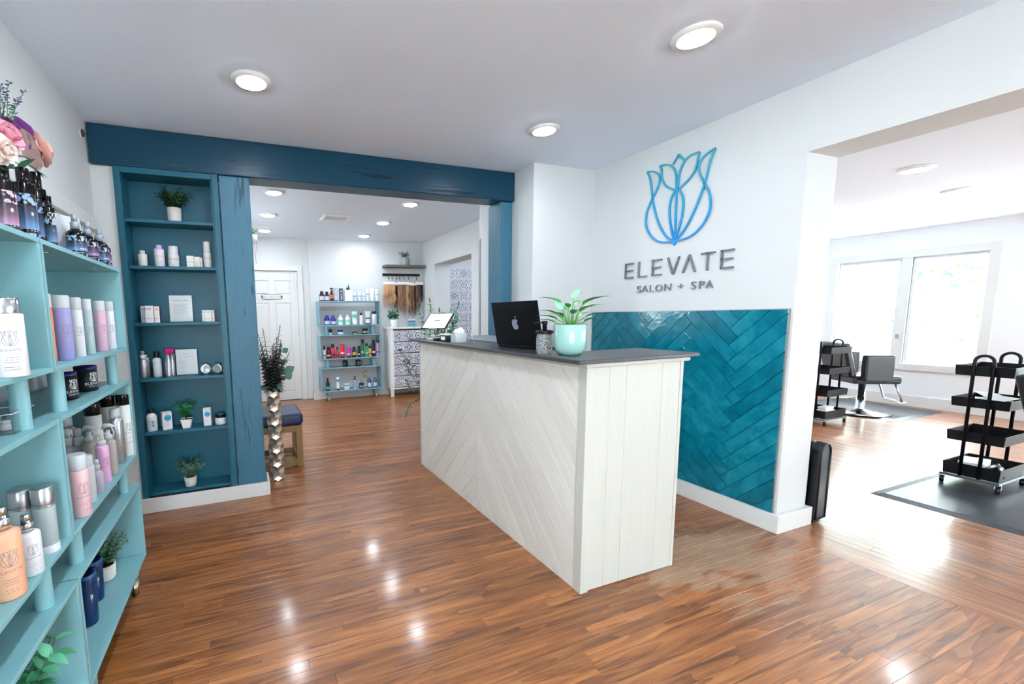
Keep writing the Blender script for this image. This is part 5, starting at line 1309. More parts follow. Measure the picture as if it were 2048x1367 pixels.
sign_holder('tall white card in acrylic stand on the mint shelf top', Vector((-0.575, p.y - 0.02, ZT)), 0.10, 0.155, PI / 2 - 0.55, [(-0.3, 0.3 - 0.12 * (i % 3), 0.75 - 0.055 * i, 0.008) for i in range(10)], nm='shelf_card')
for x, y, lab, lb in ((-0.550, 1.915, FBLUE, 'dark spray bottle with grey label, nearest the white card'), (-0.605, 2.02, FBLUE, 'dark spray bottle behind the grey labelled one'), (-0.550, 2.05, FLILAC, 'dark spray bottle with a lilac flower, second in front row'),
                      (-0.612, 2.155, FBLUE, 'dark spray bottle in the middle of the rear row'), (-0.548, 2.185, FBLUE, 'dark spray bottle with blue flowers, third in front row'), (-0.560, 2.268, FPINK, 'dark spray bottle with pink flowers at the shelf end')):
    floral_bottle(lb, x, y, 0.152, 0.062, lab, 'spray', mat((150, 160, 172), 0.2, 0.2), 0.34, 0.42, 'dark flower spray bottles', 'spray_bottle')

# ---- far shelf unit ----------------------------------------------------
f1 = lambda x, y: (620 + x / 13.653, 560 + y / 13.653)
f2 = lambda x, y: (620 + x / 13.653, 640 + y / 13.653)
f3_ = lambda x, y: (620 + x / 13.653, 710 + y / 13.653)
def fz(fn, xl, xr, yb, yt, base, y=6.47):
    a, b = fn(xl, yb); c, d_ = fn(xr, yt); return seen(a, c, b, d_, base, 1, y)
FT, F1, F2, F3, FG1, FG2 = 1.507, 1.152, 0.652, 0.159, 1.005, 0.512
gF = 'products on the far shelf'
PALE = C(226, 228, 232)
def fb(fn, a, base, nm, lb, cat='bottle', y=6.47, **k):
    p, h, d = fz(fn, *a, base, y); return bottle(nm, lb, cat, p, h, d, group=gF, seg=16, **k)
lab = lambda c, z0=0.12, z1=0.52: [(z0, z1, C(*c))]
fb(f1, (258, 398, 585, 305), FT, 'conditioner_bottle', 'dark bottle with pink and white label, leftmost on the far shelf top', kind='boston', body=C(22, 26, 36), cap=BLACK, cap_h=0.2, neck=0.6, sh=0.18, band=lab((214, 190, 206)))
fb(f1, (404, 528, 585, 315), FT, 'conditioner_bottle', 'dark bottle with white label beside the black sprayer', kind='boston', body=C(24, 34, 52), cap=BLACK, cap_h=0.2, neck=0.6, sh=0.18, band=lab((206, 216, 226)))
fb(f1, (535, 655, 588, 215), FT, 'trigger_spray', 'black trigger spray with red label on the far shelf top', kind='trigger', body=C(24, 22, 26), cap=BLACK, cap_h=0.36, neck=0.5, sh=0.12, band=lab((214, 96, 80), 0.2, 0.5))
for (a, c, lb) in (((655, 775, 585, 208), (180, 186, 196), 'tall grey carton beside the black sprayer'), ((815, 915, 588, 220), (84, 92, 108), 'tall dark grey carton on the far shelf top')):
    p, h, d = fz(f1, *a, FT); t = carton('hair_color_box', lb, 'box', p, d, 0.05, h, C(*c), gF); face_lines(t, [(-d * 0.3, d * 0.3, h * 0.72, 0.008), (-d * 0.3, d * 0.25, h * 0.5, 0.005), (-d * 0.1, d * 0.1, h * 0.12, h * 0.3)], C(222, 224, 230)); face_lines(t, [(-d * 0.5, d * 0.5, 0.0, h * 0.06)], BLACK, name='foot_band')
p, h, d = fz(f1, 945, 1150, 590, 275, FT); t = thing('cube_planter', 'white square planter on the far shelf top', 'planter', p, 0); part('box', B(-d / 2, -d / 2, 0, d / 2, d / 2, h), WHITE, t, 0.004); part('soil', B(-d / 2 + 0.008, -d / 2 + 0.008, h, d / 2 - 0.008, d / 2 - 0.008, h + 0.001), C(60, 48, 40, 0.9), t)
PLANT_CUBE = (p, h)
for a, k, lb in (((1170, 1290, 590, 330), dict(kind='boston', cap_h=0.16, neck=0.5, sh=0.22), 'squat white bottle right of the white planter'), ((1310, 1410, 590, 325), dict(kind='flat', cap_h=0.15, cap_r=0.9), 'white cylinder bottle second right of the planter'),
                 ((1428, 1508, 588, 330), dict(kind='flat', cap_h=0.2, cap_r=0.85), 'slim white bottle with blue mark on the far shelf top'), ((1530, 1615, 588, 235), dict(kind='flat', cap_h=0.25, cap_r=0.8), 'tall slim white bottle on the far shelf top'),
                 ((1625, 1760, 588, 225), dict(kind='tube', cap_h=0.14), 'wide white tube with blue print on the far shelf top'), ((1780, 1870, 585, 255), dict(kind='flat', cap_h=0.2, cap_r=0.85), 'rightmost white bottle on the far shelf top')):
    fb(f1, a, FT, 'white_bottle', lb, body=PALE, cap=C(238, 238, 240), band=lab((150, 170, 205), 0.5, 0.62) if k['kind'] != 'tube' else None, **k)
for a, c, cp, k, lb in (((390, 548, 1238, 955), (40, 46, 140), (50, 54, 150), dict(kind='boston', cap_h=0.18, neck=0.55, sh=0.25), 'deep blue bottle, leftmost in the top box'), ((570, 712, 1238, 960), (46, 50, 150), (56, 58, 156), dict(kind='boston', cap_h=0.18, neck=0.55, sh=0.25), 'deep blue bottle, second in the top box'),
                        ((765, 915, 1238, 945), (226, 230, 232), (228, 230, 232), dict(kind='boston', cap_h=0.17, neck=0.5, sh=0.25), 'white bottle with green print in the top box'), ((955, 1106, 1235, 945), (226, 228, 230), (228, 230, 232), dict(kind='boston', cap_h=0.17, neck=0.5, sh=0.25), 'plain white bottle right of the green printed one'),
                        ((1145, 1300, 1225, 848), (228, 230, 232), (226, 228, 230), dict(kind='tube', cap_h=0.1), 'tall white tube with green mark in the top box'), ((1350, 1452, 1222, 890), (222, 226, 228), (16, 16, 18), dict(kind='boston', cap_h=0.2, neck=0.55, sh=0.08), 'slim white bottle with black cap in the top box'),
                        ((1505, 1658, 1215, 838), (214, 224, 228), (14, 14, 16), dict(kind='tube', cap_h=0.09), 'white tube standing on a black cap in the top box'), ((1680, 1830, 1215, 848), (216, 222, 226), (12, 12, 14), dict(kind='flat', cap_h=0.22, cap_r=0.72), 'white bottle with wide black cap at the right of the top box')):
    w = {(40, 46, 140): lab((190, 192, 226), 0.1, 0.45), (46, 50, 150): lab((196, 196, 230), 0.1, 0.4)}.get(c)
    if 'green' in lb: w = lab((96, 206, 168), 0.28, 0.5) if k['kind'] != 'tube' else [(0.52, 0.76, C(70, 196, 160))]
    if 'tube standing' in lb: w = [(0.42, 0.5, C(60, 70, 84))]
    fb(f1, a, F1, 'care_bottle', lb, body=C(*c), cap=C(*cp, 0.3), band=w, **k)
# first gap: mirror, jars
p, h, d = fz(f2, 512, 612, 405, 240, FG1)
t = thing('round_mirror', 'tiny black round compact on a white stand on the far shelf', 'compact', p, 0)
part('stand', MB().lathe([(d * 0.42, 0), (d * 0.45, h * 0.12), (d * 0.2, h * 0.36), (d * 0.12, h * 0.4)], 16), WHITE, t); part('disc', MB().lathe([(d * 0.5, -0.006), (d * 0.52, 0), (d * 0.5, 0.006)], 20), BLACK, t, loc=(0, 0, h * 0.68), rot=(PI / 2, 0, 0))
for a, c, lb in (((748, 915, 398, 270), (60, 130, 200), 'blue jar with black lid between the far shelf boxes'), ((1145, 1300, 385, 312), (20, 20, 22), 'flat black tin between the far shelf boxes'), ((1425, 1585, 375, 222), (22, 24, 26), 'tall black jar with green mark between the far shelf boxes')):
    fb(f2, a, FG1, 'styling_jar', lb, 'jar', kind='jar', body=C(*c), cap=BLACK, cap_h=0.28, band=[(0.1, 0.6, C(206, 214, 224))] if c[2] > 100 else [(0.2, 0.5, C(150, 160, 150))])
MID = [((358, 438, 1050, 700), (230, 230, 226), (14, 14, 16), dict(kind='spray', cap_h=0.3, neck=0.6, sh=0.04), 'slim white bottle with black top, leftmost in the middle box'),
       ((445, 590, 1045, 725), (74, 20, 44), (16, 14, 18), dict(kind='boston', cap_h=0.26, neck=0.62, sh=0.14), 'dark plum bottle in the middle box'),
       ((565, 690, 1042, 655), (212, 44, 76), (14, 14, 16), dict(kind='boston', cap_h=0.24, neck=0.6, sh=0.08), 'tall coral red bottle in the middle box'),
       ((715, 802, 1030, 725), (206, 52, 82), (24, 18, 24), dict(kind='boston', cap_h=0.3, neck=0.6, sh=0.08), 'small coral red spray bottle in the middle box'),
       ((830, 958, 1022, 655), (206, 24, 30), (16, 14, 14), dict(kind='tube', cap_h=0.1), 'tall scarlet tube in the middle box'),
       ((995, 1130, 1015, 740), (190, 50, 160), (12, 10, 12), dict(kind='tube', cap_h=0.14), 'magenta tube in the middle box'),
       ((1150, 1265, 1005, 722), (22, 24, 20), (14, 14, 14), dict(kind='boston', cap_h=0.26, neck=0.6, sh=0.14), 'black bottle with yellow label in the middle box'),
       ((1298, 1385, 1000, 705), (24, 40, 46), (12, 12, 12), dict(kind='aero', cap_h=0.2, cap_r=0.85), 'slim dark teal can in the middle box'),
       ((1395, 1490, 1000, 520), (24, 110, 84), (12, 14, 14), dict(kind='aero', cap_h=0.2, cap_r=0.85), 'tallest dark green can in the middle box'),
       ((1510, 1592, 998, 625), (44, 160, 90), (10, 14, 12), dict(kind='aero', cap_h=0.2, cap_r=0.85), 'bright green can in the middle box'),
       ((1600, 1680, 992, 690), (226, 186, 110), (14, 12, 12), dict(kind='aero', cap_h=0.24, cap_r=0.85), 'yellow can with black cap in the middle box'),
       ((1690, 1790, 992, 535), (26, 26, 30), (12, 12, 12), dict(kind='aero', cap_h=0.18, cap_r=0.85), 'tall black can in the middle box'),
       ((1810, 1900, 985, 525), (206, 150, 196), (44, 52, 66), dict(kind='aero', cap_h=0.18, cap_r=0.85), 'tall pink and lilac can, rightmost in the middle box')]
for a, c, cp, k, lb in MID:
    w = [(0.22, 0.3, C(30, 28, 34))] if c[0] > 180 and k['kind'] != 'tube' else [(0.2, 0.34, C(190, 186, 170))]
    if 'yellow label' in lb: w = [(0.2, 0.5, C(206, 170, 80))]
    if k['kind'] == 'tube': w = [(0.3, 0.42, C(240, 190, 196))]
    fb(f2, a, F2, 'styling_product', lb, 'bottle' if k['kind'] not in ('tube', 'aero') else ('tube' if k['kind'] == 'tube' else 'spray can'), body=C(*c, 0.3), cap=C(*cp, 0.3), band=w, **k)
p, h, d = fz(f2, 888, 1030, 1265, 1098, FG2); mug(p, h, d * 0.95, 'plain side of a black mug on the far shelf', -PI / 2 - 0.9, -PI / 2 + 0.5, C(90, 92, 98))
p, h, d = fz(f2, 1245, 1388, 1245, 1080, FG2); mug(p, h, d * 0.95, 'black mug with its handle to the right on the far shelf', -PI / 2, 0.0, C(150, 154, 160))
fb(f3_, (440, 550, 968, 622), F3, 'beer_shampoo_bottle', 'black long necked bottle in the bottom box of the far shelf', kind='boston', body=C(22, 20, 24), cap=BLACK, cap_h=0.22, neck=0.42, sh=0.3, band=lab((90, 170, 204), 0.12, 0.36))
fb(f3_, (725, 810, 940, 600), F3, 'cream_tube', 'white tube with blue dot standing on a black cap', 'tube', kind='tube', body=C(234, 236, 238), cap=BLACK, cap_h=0.12, band=[(0.68, 0.84, CYAN)])
p, h, d = fz(f3_, 948, 1082, 930, 780, F3); t = carton('sample_box', 'small white carton with a blue band in the bottom box', 'box', p, d, 0.05, h, PALE, gF); face_lines(t, [(-d * 0.5, d * 0.5, h * 0.6, h * 0.22)], CYAN); face_lines(t, [(-d * 0.35, d * 0.3, h * 0.35, 0.002), (-d * 0.35, d * 0.1, h * 0.22, 0.002)], INK, name='fine_print')
fb(f3_, (1182, 1270, 890, 575), F3, 'lotion_bottle', 'lavender pump bottle with black pump in the bottom box', kind='pump', body=C(176, 174, 208), cap=BLACK, cap_h=0.26, neck=0.55, sh=0.05, band=lab((110, 180, 210), 0.2, 0.45))
p, h, d = fz(f3_, 1345, 1480, 888, 755, F3); t = bottle('brush_pot', 'black pot holding a red stick in the bottom box', 'pot', p, h, d, 'jar', C(22, 24, 26), BLACK, 0.1, group=gF, band=lab((150, 150, 150), 0.2, 0.6)); part('stick', MB().tube([(0.0, 0, h), (-0.012, 0, h + 0.055)], 0.004, 6), C(190, 70, 50), t)
for a, lb in (((1570, 1682, 880, 600), 'silver blue bottle, left of the pair in the bottom box'), ((1728, 1838, 868, 592), 'silver blue bottle, right of the pair in the bottom box')):
    fb(f3_, a, F3, 'blue_bottle', lb, kind='boston', body=C(74, 96, 140, 0.25, metal=0.4), cap=C(90, 104, 140, 0.25, metal=0.5), cap_h=0.14, neck=0.5, sh=0.26, band=lab((200, 212, 226), 0.12, 0.5))

# ---- on the dresser -----------------------------------------------------
t = thing('card_holder', 'clear card holder with a blue and purple card on the dresser', 'card holder', (2.51, 6.44, 1.098))
part('card', B(-0.062, 0.004, 0.008, 0.062, 0.006, 0.108), C(110, 190, 216), t, rot=(-0.1, 0, 0)); part('card_band', B(-0.062, 0.003, 0.082, 0.062, 0.004, 0.098), C(96, 60, 120), t, rot=(-0.1, 0, 0)); part('card_head', B(-0.062, 0.003, 0.098, 0.062, 0.004, 0.118), WHITE, t, rot=(-0.1, 0, 0))
part('acrylic', B(-0.085, 0.0, 0.0, 0.085, 0.002, 0.09).box(-0.085, 0.0, 0.0, 0.085, 0.05, 0.002), ACRYLIC, t)

# ---- on the desk --------------------------------------------------------
# laptop, seen from behind
a, b = Vector((1.432, 2.245, TZ)), Vector((1.475, 1.868, TZ)); ax_ = (b - a); LW = ax_.length
t = thing('laptop', 'open black laptop seen from behind on the worktop, silver fruit logo', 'laptop', (a + b) / 2 + Vector((0, 0, 0.001)), math.atan2(ax_.y, ax_.x) + PI)
LB = mat((20, 22, 28), 0.35, 0.5)
# local: x along hinge, +y away from viewer? lid back faces local +y
part('keyboard_deck', B(-LW / 2, -0.235, 0, LW / 2, 0.0, 0.014), LB, t, 0.006, seg=3)
kb = MB()
for r_ in range(5):
    for c_ in range(13): kb.box(-LW / 2 + 0.03 + c_ * 0.0255, -0.04 - r_ * 0.022, 0.014, -LW / 2 + 0.052 + c_ * 0.0255, -0.022 - r_ * 0.022, 0.0155)
part('keys', kb, BLACK, t)
lid = part('lid', B(-LW / 2, -0.004, 0, LW / 2, 0.004, 0.255), LB, t, 0.003, loc=(0, 0.002, 0.012), rot=(-0.20, 0, 0))
part('screen', B(-LW / 2 + 0.008, -0.0052, 0.01, LW / 2 - 0.008, -0.004, 0.247), C(12, 12, 14, 0.1), lid)
AP = [(0.0, 0.40), (0.16, 0.44), (0.30, 0.38), (0.36, 0.28), (0.27, 0.18), (0.24, 0.04), (0.30, -0.10), (0.40, -0.18), (0.33, -0.34), (0.20, -0.50), (0.08, -0.50), (0.0, -0.46), (-0.10, -0.50), (-0.22, -0.48), (-0.34, -0.30), (-0.42, -0.06), (-0.40, 0.20), (-0.28, 0.38), (-0.14, 0.44), (0.0, 0.40)]
APs = [(q.x, q.y) for q in smooth_line(AP, 4)][:-1]
LEAF = [(0.02, 0.50), (0.05, 0.64), (0.18, 0.76), (0.17, 0.62), (0.02, 0.50)]
SZ = 0.062
lg = MB()
lg.add([(-q[0] * SZ, 0.0048, 0.128 + q[1] * SZ) for q in APs], [tuple(range(len(APs)))])
lf = [(q.x, q.y) for q in smooth_line(LEAF, 4)][:-1]; lg.add([(-q[0] * SZ, 0.0048, 0.128 + q[1] * SZ) for q in lf], [tuple(range(len(lf)))])
part('logo', lg, mat((150, 160, 178), 0.3, 0.3), lid)

# tablet till
e = Vector((0.47, -0.883, 0)); nrm = Vector((-0.883, -0.47, 0)); t = thing('tablet_stand', 'tablet with a bright white screen on a silver stand at the desk end', 'tablet', (1.425, 3.19, TZ), math.atan2(e.y, e.x))
# local x = along the screen's lower edge, local y = away from the customer
tb = part('tablet', B(-0.125, -0.004, -0.09, 0.125, 0.004, 0.09), BLACK, t, 0.003, loc=(0, 0.06, 0.145), rot=(-0.80, 0, 0))
part('screen', B(-0.112, -0.0052, -0.08, 0.112, -0.0042, 0.08), mat((240, 242, 244), 0.2, emit=0.75), tb)
mb = MB(); print_lines(mb, lambda u, v: (u, -0.0056, v), [(-0.03, 0.03, -0.006, 0.012)]); part('screen_button', mb, C(110, 116, 122), tb); mb = MB(); print_lines(mb, lambda u, v: (u, -0.0056, v), [(-0.035, 0.035, 0.02, 0.004)]); part('screen_text', mb, C(200, 204, 210), tb)
part('clip', B(-0.04, -0.008, 0.088, 0.04, 0.006, 0.10).box(-0.04, -0.008, -0.1, 0.04, 0.006, -0.088), SATIN, tb, 0.002)
part('arm', MB().tube([(0.0, 0.09, 0.13), (0.02, 0.14, 0.10), (0.03, 0.13, 0.05), (0.0, 0.09, 0.008)], [0.014, 0.016, 0.02, 0.03], 12), SATIN, t)
part('base', MB().lathe([(0.0, 0), (0.085, 0), (0.085, 0.005), (0.06, 0.01), (0, 0.012)], 28, caps=False), WHITE, t, loc=(0.0, 0.05, 0))
t = thing('card_reader', 'small black card reader at the foot of the tablet stand', 'card reader', (1.37, 2.985, TZ)); part('body', B(-0.03, -0.03, 0, 0.03, 0.03, 0.022), BLACK, t, 0.008, seg=3); part('key_pad', B(-0.018, -0.018, 0.022, 0.018, 0.018, 0.023), C(60, 60, 64), t)
t = thing('receipt_printer', 'small black and silver terminal beside the tissue box', 'card terminal', (1.40, 2.885, TZ), 0.15); part('body', B(-0.035, -0.04, 0, 0.035, 0.04, 0.045), C(46, 48, 52, 0.35), t, 0.008, seg=3); part('top', B(-0.036, -0.041, 0.045, 0.036, 0.041, 0.056), C(220, 222, 224), t, 0.003); part('screen', B(-0.0358, -0.025, 0.012, -0.0352, 0.025, 0.036), SATIN, t)
t = thing('cotton_bin', 'frosted bin heaped with white tissue on the worktop', 'bin', (1.43, 2.755, TZ))
part('bin_wall', MB().prism(rrect(0.10, 0.085, 0.02), 2, 0, 0.062), FROST, t)
mb = MB(); r_ = random.Random(4)
for k in range(7):
    mb.lathe([(0.0, -0.02), (0.018, -0.012), (0.022, 0.002), (0.014, 0.014), (0, 0.018)], 10, (r_.uniform(-0.028, 0.028), r_.uniform(-0.024, 0.024), 0.07 + r_.uniform(0, 0.02)), caps=False)
part('tissue', mb, C(240, 240, 240, 0.9), t)
t = thing('tent_card', 'small light blue tent card standing on the worktop', 'card', (1.43, 2.575, TZ), -0.5)
part('panel', MB().add([(-0.022, -0.04, 0), (0.0, -0.04, 0.068), (0.0, 0.04, 0.068), (-0.022, 0.04, 0), (-0.0205, -0.04, 0), (0.0015, -0.04, 0.068), (0.0015, 0.04, 0.068), (-0.0205, 0.04, 0)], [(0, 1, 2, 3), (7, 6, 5, 4), (0, 4, 5, 1), (2, 6, 7, 3)]), C(96, 178, 216), t)
part('panel', MB().add([(0.024, -0.04, 0), (0.002, -0.04, 0.068), (0.002, 0.04, 0.068), (0.024, 0.04, 0), (0.0225, -0.04, 0), (0.0005, -0.04, 0.068), (0.0005, 0.04, 0.068), (0.0225, 0.04, 0)], [(3, 2, 1, 0), (4, 5, 6, 7), (1, 5, 4, 0), (3, 7, 6, 2)]), C(214, 218, 220), t)
mb = MB(); print_lines(mb, lambda u, v: (-0.0225 + v * 0.022 / 0.068, u, v), [(-0.025, 0.02, 0.045, 0.004), (-0.02, 0.012, 0.034, 0.003)]); part('print', mb, C(226, 236, 242), t)
# soap jar
t = thing('soap_dispenser', 'cut glass soap jar with black pump lid in front of the laptop', 'soap dispenser', (1.378, 1.742, TZ))
def crystal():
    g = NT('cut_glass'); tc = g.n('ShaderNodeTexCoord'); g.b.inputs['Transmission Weight'].default_value = 0.85; g.b.inputs['Base Color'].default_value = (0.95, 0.97, 0.98, 1); g.b.inputs['Roughness'].default_value = 0.03; g.b.inputs['IOR'].default_value = 1.35
    vo = g.n('ShaderNodeTexVoronoi'); vo.inputs['Scale'].default_value = 90.0; g.put(vo.inputs['Vector'], tc.outputs['Object']); g.bump(vo.outputs['Distance'], 0.9, 0.006); return g.m
rj = 0.040
part('jar', MB().lathe([(rj * 0.86, 0), (rj * 0.98, 0.006), (rj * 0.95, 0.02), (rj, 0.05), (rj * 0.97, 0.085), (rj * 0.9, 0.097)], 28), crystal(), t)
ld = part('lid', MB().lathe([(rj * 1.02, 0.0975), (rj * 1.05, 0.1), (rj * 1.05, 0.108), (rj * 0.98, 0.112), (rj * 0.35, 0.114)], 28), mat((30, 28, 27), 0.4, 0.4), t)
part('pump', MB().lathe([(0.011, 0.114), (0.011, 0.140), (0.014, 0.143), (0.014, 0.155), (0.009, 0.159)], 16).tube([(0, 0, 0.15), (-0.02, 0.02, 0.151), (-0.034, 0.034, 0.146)], [0.005, 0.0042, 0.0036], 8), mat((30, 28, 27), 0.4, 0.4), ld)

# ------------------------------------------------------------------ plants
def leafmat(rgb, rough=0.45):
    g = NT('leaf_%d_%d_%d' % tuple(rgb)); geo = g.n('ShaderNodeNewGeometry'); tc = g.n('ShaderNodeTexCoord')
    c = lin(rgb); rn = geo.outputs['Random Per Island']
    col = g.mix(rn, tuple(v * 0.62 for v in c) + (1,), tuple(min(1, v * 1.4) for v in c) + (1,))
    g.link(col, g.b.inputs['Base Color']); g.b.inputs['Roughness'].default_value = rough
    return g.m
STEM = C(74, 96, 58, 0.6)
def rdir(r, el0, el1, az=None):
    a = r.uniform(0, 2 * PI) if az is None else az; e_ = r.uniform(el0, el1)
    return Vector((math.cos(a) * math.cos(e_), math.sin(a) * math.cos(e_), math.sin(e_)))
def stems(t, r, n, base, h, spread, leaf, mt, stem_mt=STEM, pairs=6, start=0.25, stem_r=0.0016, lean=None, droop=0.0, curl=0.25, fold=0.25, up=0.5, name='foliage', spiral=True, tipleaf=True, hvar=0.35):
    """leafy stems; one foliage part and one stem part"""
    fl, st = MB(), MB(); L, W_ = leaf
    for i in range(n):
        a = 2 * PI * (i + r.uniform(-0.3, 0.3)) / n; hh = h * r.uniform(1 - hvar, 1.0); sp = spread * r.uniform(0.35, 1.0)
        d = Vector((math.cos(a), math.sin(a), 0))
        if lean is not None: d = (d + Vector(lean)).normalized() if (d + Vector(lean)).length > 0.1 else d
        path = []
        for k in range(7):
            q = k / 6
            path.append(Vector(base) + d * (sp * q ** 1.35) + Vector((0, 0, hh * (q - droop * q * q))) + Vector((r.uniform(-1, 1), r.uniform(-1, 1), 0)) * 0.02 * h * q)
        st.tube(path, [stem_r * (1 - 0.6 * k / 6) for k in range(7)], 5)
        for k in range(pairs):
            q = start + (1 - start) * (k + 0.5) / pairs; j = min(5, int(q * 6)); f = q * 6 - j
            p_ = path[j].lerp(path[j + 1], f); tg = (path[j + 1] - path[j]).normalized()
            s0 = tg.cross(Vector((0, 0, 1)));
            if s0.length < 0.05: s0 = Vector((1, 0, 0))
            s0.normalize(); ro = Matrix.Rotation(k * 1.57 + r.uniform(-0.4, 0.4) if spiral else r.uniform(-0.3, 0.3), 3, tg)
            for sg_ in (-1, 1):
                sd = ro @ (s0 * sg_); dd = (sd + tg * up + Vector((0, 0, 0.15))).normalized(); sc = r.uniform(0.75, 1.15) * (1.0 - 0.25 * q)
                fl.leaf(p_, dd, tg, L * sc, W_ * sc, curl, 4, fold)
        if tipleaf: fl.leaf(path[-1], (path[-1] - path[-2]), Vector((1, 0.2, 0)), L * 0.8, W_ * 0.8, 0.1)
    o = part(name, fl, mt, t); o['kind'] = 'stuff'
    part('stems', st, stem_mt, t)
def pot(t, prof, mt, soil_z=None, soil_r=0.0, n=28):
    part('pot', MB().lathe(prof, n, caps=False), mt, t)
    if soil_z: part('soil', MB().lathe([(0.0, soil_z), (soil_r, soil_z)], 20, caps=False), C(58, 44, 34, 0.95), t)
CONC = mat((206, 204, 200), 0.7, bump=0.35, bscale=90, var=0.08)
def small_pot(t, r, h, mt, taper=0.82, ribs=None):
    pot(t, [(0, 0), (r * taper * 0.92, 0), (r * taper, h * 0.08), (r, h), (r * 0.9, h), (r * 0.86, h * 0.8)], mt, h * 0.82, r * 0.88)

p, h, d = nz(*q4(538, 633, 720, 640), 5, 3.285)
t = thing('potted_plant', 'dark green bushy plant in a pale pot on the top bookcase shelf', 'plant', p, 0, 'small potted plants'); small_pot(t, d / 2, h, CONC, 0.95)
stems(t, random.Random(2), 30, (0, 0, h * 0.8), 0.135, 0.11, (0.036, 0.017), leafmat((44, 84, 58)), pairs=8, start=0.15)
p, h, d = nz(*q5(415, 484, 860, 803), 1, 3.262)
t = thing('potted_plant', 'bright green leafy plant in a white square pot between SALE cartons', 'plant', p, 0, 'small potted plants')
w = d / 2; mb = MB(); mb.add([(-w * 0.66, -w * 0.66, 0), (w * 0.66, -w * 0.66, 0), (w * 0.66, w * 0.66, 0), (-w * 0.66, w * 0.66, 0), (-w, -w, h), (w, -w, h), (w, w, h), (-w, w, h)], [(3, 2, 1, 0), (0, 1, 5, 4), (1, 2, 6, 5), (2, 3, 7, 6), (3, 0, 4, 7)])
part('pot', mb, WHITE, t, 0.006, seg=3); part('soil', B(-w * 0.9, -w * 0.9, h * 0.88, w * 0.9, w * 0.9, h * 0.9), C(58, 44, 34, 0.95), t)
stems(t, random.Random(6), 18, (0, 0, h * 0.9), 0.125, 0.09, (0.034, 0.020), leafmat((40, 134, 82), 0.35), pairs=5, start=0.2)
p, h, d = nz(*q5(434, 512, 1200, 1137), 0, 3.262)
t = thing('potted_plant', 'grey green plant in a pale pot on the lowest bookcase shelf', 'plant', p, 0, 'small potted plants'); small_pot(t, d / 2, h, CONC, 0.82)
stems(t, random.Random(8), 32, (0, 0, h * 0.8), 0.135, 0.11, (0.023, 0.016), leafmat((84, 122, 100)), pairs=10, start=0.1)
t = thing('potted_plant', 'small round leaved plant in a white ribbed pot on the bottom mint shelf', 'plant', on(z3, 682, 690, S3), 0, 'small potted plants')
pr = 0.038; small_pot(t, pr, 0.066, mat((226, 224, 216), 0.6), 0.9)
mb = MB()
for k in range(26):
    for j in range(3):
        a = 2 * PI * (k + 0.5 * (j % 2)) / 26; z = 0.010 + j * 0.018; rr = pr * (0.90 + 0.10 * z / 0.066) + 0.0006
        mb.box(rr - 0.001, -0.0016, z, rr + 0.0012, 0.0016, z + 0.014, rot=Matrix.Rotation(a, 3, 'Z'), piv=(0, 0, z))
        # boxes are turned about the pot's axis
part('relief', mb, mat((240, 238, 232), 0.6), t)
stems(t, random.Random(12), 28, (0, 0, 0.055), 0.14, 0.10, (0.022, 0.016), leafmat((74, 120, 92)), pairs=8, start=0.15)

# near plant with large leaves at the lower left corner; every leaf its own part
t = thing('potted_plant', 'large leaved green plant in the lower left corner of the mint shelf', 'plant', (-0.60, 1.30, S3), 0, 'small potted plants')
small_pot(t, 0.05, 0.075, WHITE, 0.85)
lm = MB().leaf((0, 0, 0), (1, 0, 0), (0, 0, 1), 1.0, 0.52, 0.22, 6, 0.3).mesh('leaf'); lm.materials.append(leafmat((58, 138, 98), 0.4))
lm2 = MB().leaf((0, 0, 0), (1, 0, 0), (0, 0, 1), 1.0, 0.50, 0.30, 6, 0.3).mesh('leaf'); lm2.materials.append(leafmat((84, 160, 124), 0.4))
r_ = random.Random(21); st = MB()
def put_leaf(me, par, p_, d_, up_, L):
    d_ = Vector(d_).normalized(); sd = Vector(up_).cross(d_); sd = sd.normalized() if sd.length > 1e-3 else Vector((0, 1, 0)); u_ = d_.cross(sd)
    o = link('leaf', me, par); o.matrix_local = Matrix(((d_.x * L, sd.x * L, u_.x * L, p_[0]), (d_.y * L, sd.y * L, u_.y * L, p_[1]), (d_.z * L, sd.z * L, u_.z * L, p_[2]), (0, 0, 0, 1)))
for i in range(22):
    a = 2 * PI * i / 11 + r_.uniform(-0.2, 0.2); sp = r_.uniform(0.03, 0.11); hh = r_.uniform(0.12, 0.25); d_ = Vector((math.cos(a), math.sin(a), 0))
    path = [Vector((0, 0, 0.06)) + d_ * sp * q ** 1.4 + Vector((0, 0, hh * q)) for q in [k / 5 for k in range(6)]]
    st.tube(path, 0.0016, 5)
    for k in range(1, 6):
        tg = (path[k] - path[k - 1]).normalized(); s0 = tg.cross(Vector((0, 0, 1))).normalized(); ro = Matrix.Rotation(k * 1.57, 3, tg)
        for sg_ in (-1, 1): put_leaf(r_.choice((lm, lm2)), t, path[k], ro @ (s0 * sg_) + tg * 0.7, tg + Vector((0, 0, 0.2)), r_.uniform(0.036, 0.056))
part('stems', st, STEM, t)

